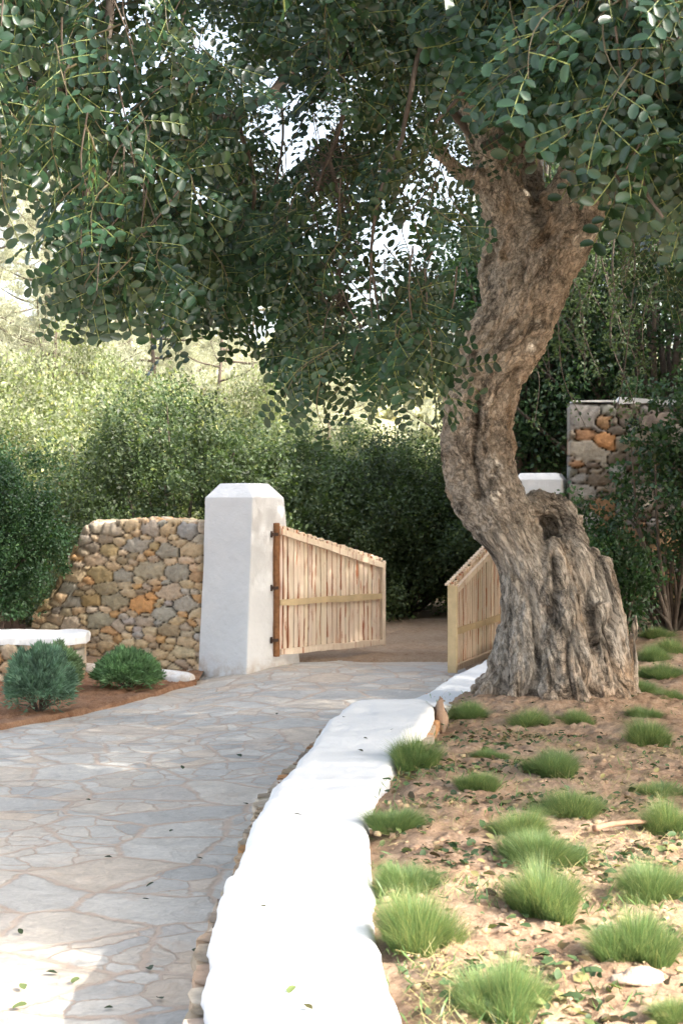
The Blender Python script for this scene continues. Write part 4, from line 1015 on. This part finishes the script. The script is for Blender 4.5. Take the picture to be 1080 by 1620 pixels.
# pines on the left and beyond
def pine(seed, H=8.5, spread=2.6, n_br=70):
    r = np.random.default_rng(seed); G = Geo(); B = Geo()
    tr = catmull([(0, 0, -.3), (.15 * r.normal(), .1, H * .35), (.3 * r.normal(), 0, H * .7), (.2 * r.normal(), 0, H)], 8); V, q, t = tube(tr, np.linspace(.07, .015, len(tr)), 8); B.add(V, q, t)
    tips = []
    for k in range(n_br):
        z = H * r.uniform(.14, 1.0); a = r.uniform(0, 2 * pi); ln = spread * (1.05 - (z / H) ** 1.6) * r.uniform(.5, 1.1) + .25
        s = np.array([np.interp(z, tr[:, 2], tr[:, i]) for i in range(3)]); e = s + np.array([cos(a) * ln, sin(a) * ln, ln * r.uniform(.05, .5)])
        P = catmull([s, (s + e) / 2 + [0, 0, -.08 * ln], e], 5); V, q, t = tube(P, np.linspace(.028, .006, len(P)), 4, False); B.add(V, q)
        for j in range(int(7 + ln * 9)):
            u = r.uniform(.25, 1.05); tips.append(s + (e - s) * u + r.normal(size=3) * np.array([.16, .16, .12]) * (ln * .35 + .4))
    C = np.array(tips); per = 26; idx = np.repeat(np.arange(len(C)), per); n = len(idx)
    d = norm(r.normal(size=(n, 3)) + np.array([0, 0, .4])); cc = r.uniform(.65, 1.3, len(C))
    tv = np.array([(0, 0, 0), (.45, -.045, 0), (1, 0, 0), (.45, .045, 0)])
    V, q, c = place_many(tv, np.array([[0, 1, 2, 3]]), np.ones((4, 3)), C[idx] + d * .01, frames(d, norm(r.normal(size=(n, 3)))), r.uniform(.10, .19, n), (cc[idx] * r.uniform(.8, 1.2, n))[:, None] * np.ones(3))
    G.add(V, q, col=c); return G, B
def pine_thing(seed, loc, label, **k):
    G, B = pine(seed, **k); t = thing('pine_tree', label, 'pine tree', loc, 'pine trees on the slope behind'); obj('foliage', G.mesh('foliage'), M['pine'], t); obj('trunk', B.mesh('trunk'), M['twig'], t); return t
p1 = pine_thing(1, (-5.6, 26, 0), 'tall pale pine at the upper left edge with a leaning bare trunk')
p2 = pine_thing(2, (-3.6, 28, 0), 'pale pine left of centre below the hanging carob leaves', H=7.6)
for loc, s, src, rz, lab in (((-5.0, 24.4, 0), .86, p2, 2.8, 'nearest pale pine at the left edge, just behind the hedge'), ((-2.4, 27.0, 0), .80, p1, .9, 'smaller bright pine between the left pines and the white pillar'), ((-7.4, 31, 0), 1.1, p2, 1, 'pine filling the left edge behind the leaning one'), ((-1.9, 32, 0), .92, p1, 2, 'pine standing above and left of the white pillar'),
                         ((-4.9, 34, .5), 1.12, p1, 3.3, 'farther washed out pine high on the left'), ((-.4, 38, .9), .85, p2, 4, 'distant pine directly above the white pillar'),
                         ((3.2, 30, 0), .95, p1, 5, 'pine glimpsed behind the leaning trunk'), ((5.6, 27, 0), 1.1, p2, .4, 'pine behind the tall stone wall at right'), ((-8.2, 40, 1.2), 1.3, p1, 2.2, 'most distant pine in the upper left corner')):
    copy_thing(src, loc, rz, (s, s, s), lab)
# dry scrub over the hillside
rH = np.random.default_rng(91); hx = rH.uniform(-40, 40, 700); hy = rH.uniform(38, 100, 700)
G = Geo(); V, q, c, C = crown_mesh(rH, (.9, .9, .7), 26, 46, .28, .38, .6, -.5)
for x, y in zip(hx, hy):
    s = rH.uniform(.6, 1.7); z = float(hill_z(x, y)); G.add(V * s + np.array([x, y, z + .3 * s]), q, col=c * rH.uniform(.8, 1.3))
structure(obj('hillside_scrub', G.mesh('hillside_scrub'), M['pine']), 'stuff', 'pale dry scrub covering the distant hillside')

# right side: dark trees behind and climbers over the tall wall
def hanging_tree(name, label, loc, rad, zc, seed, mat='shade_tree', n_cl=520, per=120, leaf=.06):
    r = np.random.default_rng(seed); V, q, c, C = crown_mesh(r, rad, n_cl, per, leaf, .3, .45, -1); t = thing(name, label, 'tree', loc)
    obj('crown', mesh_from('crown', V + [0, 0, zc], q, col=c), M[mat], t)
    G = stems_mesh(C + [0, 0, zc], r, .06, 40, root=(0, 0, 1.5)); V, q, tt = tube(catmull([(0, 0, -.1), (.1, 0, .8), (0, .05, 1.6), (0, 0, 2.4)], 5), np.linspace(.17, .11, 16), 10); G.add(V, q, tt)
    obj('trunk', G.mesh('trunk'), M['twig'], t); return t
hanging_tree('dark_tree', 'dark leafy tree rising behind the tall stone wall at right', (3.9, 17.2, 0), (2.0, 1.5, 2.6), 3.9, 41)
hanging_tree('dark_tree', 'dark leafy tree in the shade directly right of the leaning trunk', (2.35, 17.6, 0), (1.15, 1.1, 2.0), 3.5, 42, n_cl=330)
hanging_tree('dark_tree', 'tall dark tree overtopping the others in the upper right corner', (4.6, 21.5, 0), (2.6, 1.8, 4.2), 5.0, 43, n_cl=700, leaf=.075)
src = [o for o in bpy.data.objects if o.name == 'dark_tree'][0]
copy_thing(src, (7.2, 13.0, 0), 1.0, (1.15, 1.15, .95), 'unseen dark tree added outside the right edge to shade the tall stone wall')  # added out of view only to throw shade on the wall
copy_thing(src, (7.4, 15.6, 0), 2.6, (1.4, 1.3, 1.5), 'taller unseen dark tree added outside the right edge to shade the trees behind the wall')  # second unseen tree, added to darken the trees behind the wall
# bare hanging twigs in front of the wall
vt = thing('hanging_vine', 'tangle of bare grey vines hanging in front of the dark trees at right', 'vine', (2.9, 13.6, 2.6)); G = Geo(); LG = Geo(); rV = np.random.default_rng(51); tips = []
for k in range(34):
    px0 = rV.uniform(835, 1085); Y = rV.uniform(12.6, 14.4); y0 = rV.uniform(200, 430); y1 = y0 + rV.uniform(110, 330)
    pts = [at(px0, y0 - 220, Y)]; x = px0
    for s in np.linspace(0, 1, 5): x += rV.normal() * 15; pts.append(at(x, y0 + (y1 - y0) * s, Y + rV.normal() * .06))
    P = catmull(np.array(pts), 5); V, q, t = tube(P - [2.9, 13.6, 2.6], np.linspace(.011, .003, len(P)), 4, False); G.add(V, q)
    tips += [P[rV.integers(5, len(P))] for _ in range(26)]
obj('vine_stems', G.mesh('vine_stems'), simple('grey vine bark', (.15, .125, .10), .85, .3, 20, .2, .003), vt)
tips = np.array(tips); n = len(tips) * 9; idx = np.repeat(np.arange(len(tips)), 9); d = norm(rV.normal(size=(n, 3)))
tv = np.array([(0, 0, 0), (.5, -.25, .05), (1, 0, 0), (.5, .25, .05)])
V, q, c = place_many(tv, np.array([[0, 1, 2, 3]]), np.ones((4, 3)), tips[idx] + d * .07 - [2.9, 13.6, 2.6], frames(norm(rV.normal(size=(n, 3))), norm(rV.normal(size=(n, 3)) + [0, -.5, .8])), rV.uniform(.03, .06, n), rV.uniform(.6, 1.6, (n, 1)) * np.ones(3))
obj('vine_leaves', mesh_from('vine_leaves', V, q, col=c), M['shrub'], vt)
# climber bushes in front of the tall wall
bush_thing('climbing_shrub', 'dark leafy climber sprawling up the face of the tall stone wall', 'shrub', (3.3, 14.2, .25), (.62, .34, 1.05), 'dark_shrub', 61, 62, 80, .055, .17, zc=1.1, bottom=-1, hollow=.35)
bush_thing('climbing_shrub', 'low dark plant at the foot of the tall wall right of the stump', 'shrub', (2.45, 13.3, .25), (.40, .3, .62), 'dark_shrub', 62, 90, 110, .045, .14, zc=.62, bottom=-1, hollow=.4)
bush_thing('climbing_shrub', 'dark mass of leaves spilling over the coping of the tall stone wall', 'shrub', (3.62, 14.3, 1.6), (.70, .30, .66), 'dark_shrub', 64, 62, 90, .055, .17, zc=.6, bottom=-1, hollow=.3)
bush_thing('climbing_shrub', 'leafy plant reaching over the stump top against the white pillar', 'shrub', (1.95, 12.6, .25), (.26, .22, .55), 'dark_shrub', 63, 46, 80, .045, .11, zc=.62, bottom=-1, hollow=.3)

# ------------------------------------------------------------------ rounded lavender shrubs in the bed
def lav(name, label, px, py, wpx, hpx, seed, tint, shape=1.0):
    X, Y = gp(px, py, bed_h(gp(px, py)[0], gp(px, py)[1])); r = np.random.default_rng(seed); Rr = wpx / 2 * Y / F; Hh = hpx * Y / F
    t = thing(name, label, 'shrub', (X, Y + Rr * .5, bed_h(X, Y) - .02)); n = 15000
    u = r.normal(size=(n, 3)); u[:, 2] = np.abs(u[:, 2]) * 1.0 - .22; u = norm(u); lump = 1 + .20 * fbm(u[:, 0] * 3.4 + seed, u[:, 1] * 3.4, u[:, 2] * 3.4, 3, seed)
    rad = np.stack([np.full(n, Rr), np.full(n, Rr), np.full(n, Hh * .62)], 1); k = (.72 + .28 * r.random(n)) * lump
    P = u * rad * k[:, None]; P[:, 2] += Hh * .38
    ok = P[:, 2] > 0; P, u = P[ok], u[ok]; n = len(P)
    X_ = norm(u + .45 * r.normal(size=(n, 3)) + [0, 0, .5]); tv = np.array([(0, 0, 0), (.5, -.09, 0), (1, 0, 0), (.5, .09, 0)])
    cl = 1 + .45 * vnoise(P[:, 0] * 18, P[:, 1] * 18, P[:, 2] * 18, seed + 2)
    V, q, c = place_many(tv, np.array([[0, 1, 2, 3]]), np.ones((4, 3)), P, frames(X_, norm(r.normal(size=(n, 3)))), r.uniform(.035, .07, n), (cl * r.uniform(.7, 1.35, n))[:, None] * np.array(tint))
    obj('foliage', mesh_from('foliage', V, q, col=c), M['lavender'], t)
    G = Geo()
    for k in range(40):
        a = r.uniform(0, 2 * pi); e = np.array([cos(a) * Rr * .7, sin(a) * Rr * .7, Hh * r.uniform(.15, .8)]); V, q, tt = tube([(0, 0, 0), e * .5 + [0, 0, .02], e], .004, 4, False); G.add(V, q)
    obj('stem', G.mesh('stem'), M['twig'], t); return t
lav('lavender_shrub', 'larger grey green clipped shrub in front, nearest the left edge of the planting bed', 57, 1128, 104, 100, 1, (.95, 1.12, 1.15))
lav('lavender_shrub', 'rounded shrub tucked behind the larger grey green one in the bed', 78, 1098, 84, 78, 2, (1.15, 1.2, .95))
lav('lavender_shrub', 'smaller bright green dome shrub alone in front of the white kerb', 199, 1092, 92, 62, 3, (1.0, 1.2, .85))

# ------------------------------------------------------------------ grass tufts
def tuft_mesh(seed, R=.22, H=.205, n=6500):
    r = np.random.default_rng(seed); R *= r.uniform(.85, 1.1); H *= r.uniform(.72, 1.15); n = int(n * r.uniform(.9, 1.35)); dry_k = r.uniform(.08, .3); cx0, cy0 = r.normal(size=2) * .03; a = r.uniform(0, 2 * pi, n); k = np.sqrt(r.random(n)); 
    lob = 1 + .22 * np.sin(a * 3 + seed) + .12 * np.sin(a * 5 + 2 * seed)
    bx0 = np.cos(a) * k * R * .74 * lob; by0 = np.sin(a) * k * R * .74 * lob; hmod = .75 + .4 * vnoise(bx0 * 14 + seed, by0 * 14, 0, seed)
    ln = H * (hmod + .15) * r.uniform(.5, 1.25, n) * (1.10 - .42 * k ** 2); lean = (.15 + .60 * k) * r.uniform(.4, 1.5, n); a2 = a + r.normal(size=n) * .8
    dx, dy = np.cos(a2), np.sin(a2); S = np.linspace(0, 1, 5); W = np.array([1, .9, .7, .45, .06]) * .0012
    px_, py_ = -dy, dx; pr = r.uniform(-1, 1, n); V = np.zeros((n, 5, 2, 3))
    for i, s in enumerate(S):
        ox = lean * ln * s ** 1.6; z = ln * (s - .26 * lean * s * s); z = np.maximum(z, .004)
        cx = bx0 + dx * ox; cy = by0 + dy * ox
        for e, sg in enumerate((-1, 1)):
            V[:, i, e, 0] = cx + sg * W[i] * (px_ * np.cos(pr) + dx * np.sin(pr)); V[:, i, e, 1] = cy + sg * W[i] * (py_ * np.cos(pr) + dy * np.sin(pr)); V[:, i, e, 2] = z
    V = V.reshape(-1, 3); b = np.arange(n)[:, None] * 10; i = np.arange(4)[None] * 2
    q = np.stack([b + i, b + i + 1, b + i + 3, b + i + 2], -1).reshape(-1, 4)
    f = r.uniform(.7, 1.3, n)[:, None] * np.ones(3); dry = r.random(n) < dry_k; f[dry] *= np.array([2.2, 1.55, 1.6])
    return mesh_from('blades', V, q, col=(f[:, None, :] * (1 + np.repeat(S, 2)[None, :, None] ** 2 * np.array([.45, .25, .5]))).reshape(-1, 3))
TM = [tuft_mesh(s) for s in range(1, 10)]
TD = [  # px, py(base centre), width px, height factor, label
 (665, 1500, 135, 1.0, 'bright green grass tuft touching the white wall, the nearer of the sunlit pair'),
 (645, 1415, 118, .85, 'pale grass tuft against the white wall, just behind the nearest bright one there'),
 (868, 1450, 150, 1.05, 'largest sunlit grass tuft in the middle of the garden'),
 (858, 1372, 125, .85, 'grass tuft directly behind and touching the largest sunlit one'),
 (1012, 1522, 130, 1.0, 'deep green tuft near the right edge, above the flat pale stone'),
 (800, 1618, 145, 1.25, 'tall dark green tuft cut by the bottom edge of the photo'),
 (1034, 1428, 105, .85, 'grass tuft at the right edge between the stick and the deep green tuft'),
 (1062, 1318, 85, .95, 'grass tuft at the right edge beside the end of the fallen stick'),
 (905, 1290, 100, .85, 'rounded green tuft left of the fallen stick'),
 (825, 1326, 85, .8, 'small green tuft left of the rounded one behind the sunlit pair'),
 (622, 1318, 88, .85, 'dark tuft alone beside the white wall at mid length'),
 (757, 1252, 75, .9, 'small bright topped tuft alone in the middle of the soil'),
 (878, 1228, 85, .8, 'low bright tuft halfway between tree foot and rounded tuft'),
 (655, 1218, 82, 1.0, 'tuft growing from the stony right edge of the white wall near its far end'),
 (778, 1198, 66, .5, 'flat dark tuft in the shade before the tree'),
 (745, 1140, 58, .8, 'tuft at the left foot of the tree beside the lower white wall'),
 (838, 1154, 66, .75, 'dark tuft in front of the tree roots, left one of two'),
 (912, 1142, 58, .8, 'dark tuft in front of the tree roots, right one of two'),
 (1030, 1180, 72, .85, 'shaded tuft right of the tree, front one of two touching'),
 (1024, 1140, 56, .8, 'shaded tuft right of the tree, back one of two touching'),
 (1048, 1264, 90, .6, 'flattened dark green tuft at the right edge above the stick'),
 (1008, 1100, 62, .8, 'dark tuft right beside the rotten bark sliver of the stump'),
 (1050, 1075, 60, .8, 'dark tuft second back along the right edge beyond the stump'),
 (1060, 1108, 56, .7, 'dark tuft at the right edge level with the tree foot'),
 (1035, 1048, 56, .8, 'dark tuft behind the stump, third back along the right edge'),
 (1066, 1035, 58, .8, 'dark tuft fourth back along the right edge towards the tall wall'),
 (1040, 1012, 54, .7, 'farthest dark tuft at the foot of the tall stone wall'),
 (1068, 1625, 75, .8, 'pale tuft cut off by the lower right corner of the photo')]
for k, (px, py, w, hf, lab) in enumerate(TD):
    X, Y = gp(px, py, .385)
    for _ in range(3): X, Y = gp(px, py, float(garden_z(np.array(X), np.array(Y))))
    s = (w * Y / F) / .39; t = thing('grass_tuft', lab, 'grass tuft', (X, Y + .10 * s, float(garden_z(np.array(X), np.array(Y))) - .012), 'grass tufts planted in the garden soil')
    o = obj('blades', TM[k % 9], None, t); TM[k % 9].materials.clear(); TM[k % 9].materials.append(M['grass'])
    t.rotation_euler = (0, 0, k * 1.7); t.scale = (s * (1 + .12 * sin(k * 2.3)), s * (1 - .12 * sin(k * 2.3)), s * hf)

# ------------------------------------------------------------------ litter
def scatter_litter():
    r = np.random.default_rng(61); lv, lq = leaflet(True); n = 3600; P, X, Z, S, Cc = [], [], [], [], []
    while len(P) < n:
        y = 3.0 + 9.5 * r.random() ** 1.2; x = r.uniform(.1, .29 * y + .2)
        e = np.interp(y, [p[1] for p in R1], [p[0] for p in R1]) if y < 8.2 else interp(R2, y)
        if x < e + .03: continue
        dn = vnoise(x * 2.3, y * 2.3, 0, 81)
        if dn < .15 and r.random() < .8: continue
        P.append((x, y, float(garden_z(np.array(x), np.array(y))) + .008 + .012 * r.random())); a = r.uniform(0, 2 * pi); X.append((cos(a), sin(a), r.normal() * .3)); Z.append((r.normal() * .45, r.normal() * .45, 1)); S.append(r.uniform(.016, .044))
        k = r.random(); Cc.append((.45, .65, .55) if k < .55 else ((1.1, 1.2, .9) if k < .68 else ((.6, .36, .32) if k < .9 else (2.4, 1.8, 1.6))))
    V, q, c = place_many(lv, lq, np.ones((len(lv), 3)), np.array(P), frames(np.array(X), norm(np.array(Z))), np.array(S), np.array(Cc) * r.uniform(.7, 1.3, (n, 1)))
    structure(obj('leaf_litter', mesh_from('leaf_litter', V, q, col=c), M['litter']), 'stuff', 'green and brown fallen carob leaves strewn over the garden soil')
    # dry straw and bits
    n = 15000; y = 3.0 + 6.5 * r.random(n) ** 1.2; x = r.uniform(.05, 1, n) * (.29 * y); e = np.interp(y, [p[1] for p in R1], [p[0] for p in R1]); dn = vnoise(x * 3, y * 3, 0, 82)
    ok = (x > e + .02) & (dn > -.05); x, y = x[ok], y[ok]; n = len(x); z = garden_z(x, y) + .004; a = r.uniform(0, 2 * pi, n)
    tv = np.array([(0, -.012, 0), (1, -.008, 0), (1, .008, 0), (0, .012, 0)])
    V, q, c = place_many(tv, np.array([[0, 1, 2, 3]]), np.ones((4, 3)), np.stack([x, y, z], 1), frames(np.stack([np.cos(a), np.sin(a), r.uniform(-.05, .8, n)], 1), norm(np.stack([r.normal(size=n) * .3, r.normal(size=n) * .3, np.ones(n)], 1))), r.uniform(.02, .08, n), r.uniform(.5, 1.4, (n, 1)) * np.array([3.4, 2.5, 2.4]))
    structure(obj('dry_straw', mesh_from('dry_straw', V, q, col=c), M['litter']), 'stuff', 'short dry straw and weeds scattered on the garden soil')
    # small weeds
    n = 5200; y = 3.0 + 6.5 * r.random(n) ** 1.2; x = r.uniform(.05, 1, n) * (.29 * y); e = np.interp(y, [p[1] for p in R1], [p[0] for p in R1]); dn = vnoise(x * 5, y * 5, 0, 83)
    ok = (x > e) & ((dn > .38) | ((x < e + .10) & (r.random(n) < .5))); x, y = x[ok], y[ok]; n = len(x); z = garden_z(x, y); a = r.uniform(0, 2 * pi, n)
    V, q, c = place_many(np.array([(0, -.03, 0), (.6, -.05, .02), (1, 0, -.08), (.6, .05, .02)]), np.array([[0, 1, 2, 3]]), np.ones((4, 3)), np.stack([x, y, z], 1), frames(np.stack([np.cos(a), np.sin(a), r.uniform(.3, 2.2, n)], 1), norm(np.stack([r.normal(size=n), r.normal(size=n), np.ones(n)], 1))), r.uniform(.02, .06, n), r.uniform(.6, 1.4, (n, 1)) * np.array([1, 1, 1.]))
    structure(obj('ground_weeds', mesh_from('ground_weeds', V, q, col=c), M['grass']), 'stuff', 'small green weeds sprouting from the soil and along the white wall')
    # stones and clods
    G = Geo(); n = 2600
    for k in range(n):
        y = 3.0 + 6.5 * r.random() ** 1.1; x = r.uniform(.05, 1) * (.29 * y); e = np.interp(y, [p[1] for p in R1], [p[0] for p in R1])
        if x < e + .03: continue
        s = .0025 + .010 * r.random() ** 3; D = norm(r.normal(size=(8, 3))); 
        V, q = box(-1, 1, -1, 1, -.7, .7); V = V * s * (1 + .35 * r.normal(size=(8, 1)) * .5); a = r.uniform(0, 6); R_ = np.array([[cos(a), -sin(a), 0], [sin(a), cos(a), 0], [0, 0, 1]]); V = V @ R_
        G.add(V + [x, y, float(garden_z(np.array(x), np.array(y)))], q, col=(.42, .28 + .05 * r.random(), .19))
    structure(obj('soil_clods', G.mesh('soil_clods', True), M['stone']), 'stuff', 'small stones and clods of earth on the garden soil')
scatter_litter()
# fallen stick
P = np.array([(*gp(940, 1318, .40), .415), (*gp(965, 1314, .40), .42), (*gp(1000, 1312, .40), .425), (*gp(1030, 1306, .40), .41)]); o0 = P[0].copy()
V, q, t = tube(catmull(P - o0, 6), np.linspace(.013, .007, 19), 8); o = obj('fallen_stick', mesh_from('fallen_stick', V, q, t, col=np.ones((len(V), 3))), simple('pale stick', (.33, .2, .13), .85, .3, 30, .4, .003)); o.location = o0
tag(o, 'broken brown stick lying on the soil at the right', 'stick')
V, q, c = rock((0, 0, 0), (.065, .04, .018), 9, (.50, .38, .29)); x, y = gp(1010, 1572, .39)
o = obj('flat_stone', mesh_from('flat_stone', V, q, col=c), M['stone']); o.location = (x, y, float(garden_z(np.array(x), np.array(y))) + .01); tag(o, 'flat pale stone on the soil in the lower right, below the deep green tuft', 'stone')
# single fallen leaves on the paving and on the wall top
lv, lq = leaflet(True)
lm = [mesh_from('fallen_leaf', lv * .05, lq, col=np.tile(np.array(c), (len(lv), 1))) for c in ((.28, .36, .32), (1.1, 1.2, .95), (.5, .4, .35))]
for m_ in lm: m_.materials.append(M['litter'])
PL = [(274, 1319, 'dark curled leaf on the paving, topmost of the nearer leaves beside the white wall', 0), (165, 1362, 'largest dark leaf alone on the paving left of centre', 0), (225, 1429, 'grey green leaf in the middle of the shaded foreground paving', 0),
 (312, 1363, 'flat pair-like dark leaf on the paving near the wall stones', 0), (243, 1403, 'thin dark leaf just above the grey green leaf on the paving', 0), (304, 1510, 'large curled green leaf lying against the foot of the white wall', 0), (239, 1543, 'dark leaf beside the pinkish joint in the lower paving', 0),
 (125, 1556, 'green leaf on the boundary of sun and shade on the paving', 1), (164, 1605, 'nearly black leaf at the bottom of the paving in the shade', 0), (256, 1590, 'green leaf at the bottom edge of the paving nearest the wall', 0), (35, 1565, 'pale leaf in the sunlit lower left paving, upper of two', 1), (42, 1598, 'pale folded leaf in the sunlit lower left corner, lower of two', 1),
 (135, 1270, 'tiny dark leaf far up on the left half of the paving', 0), (385, 1276, 'tiny dark leaf beside the wall, above the orange stone', 0), (289, 1216, 'small dark leaf halfway up the paving towards the gate', 0), (440, 1136, 'dark leaf on the paving below the open wooden gate', 0), (375, 1198, 'dark leaf on the paving in line with the pillar and the gate hinge', 0), (72, 1546, 'brown crumb of leaf in the sunlit paving above the pale leaves', 0), (30, 1477, 'dark leaf at the upper rim of the sunlit paving patch', 0)]
for k, (px, py, lab, kind) in enumerate(PL):
    X, Y = gp(px, py, 0.0); o = bpy.data.objects.new('fallen_leaf', lm[kind]); COL.objects.link(o)
    o.location = (X, Y, float(P_h(X, Y)) + .016); o.rotation_euler = (random.uniform(-.35, .35), random.uniform(-.2, .2), random.uniform(0, 6.3)); s = random.uniform(.5, 1.0); o.scale = (s, s, s)
    tag(o, lab, 'leaf', 'fallen leaves on the stone path')
WL = [(467, 1567, 'green leaf on the bright white wall top near the bottom'), (421, 1446, 'grey sliver of dry leaf on the sunlit white wall, left side'), (465, 1296, 'small dry leaf on the wall where shade meets sun'), (619, 1158, 'dark dry leaf near the far end of the white wall, closest to the soil'), (575, 1170, 'dry leaf on the shaded wall top, left of the others at its far end'),
 (566, 1187, 'dry leaf on the shaded wall top, nearest of the far cluster'), (545, 1140, 'tiny leaf at the upper left corner of the white wall'), (478, 1594, 'tiny brown speck of leaf at the very bottom of the white wall')]
for k, (px, py, lab) in enumerate(WL):
    X, Y = gp(px, py, .42); o = bpy.data.objects.new('fallen_leaf', lm[2] if k else lm[1]); COL.objects.link(o)
    o.location = (X, Y, float(z1(Y)) + .014); o.rotation_euler = (random.uniform(-.2, .2), 0, random.uniform(0, 6.3)); s = random.uniform(.4, .65) if k else .7; o.scale = (s, s, s)
    tag(o, lab, 'leaf', 'dry leaves on the white wall')
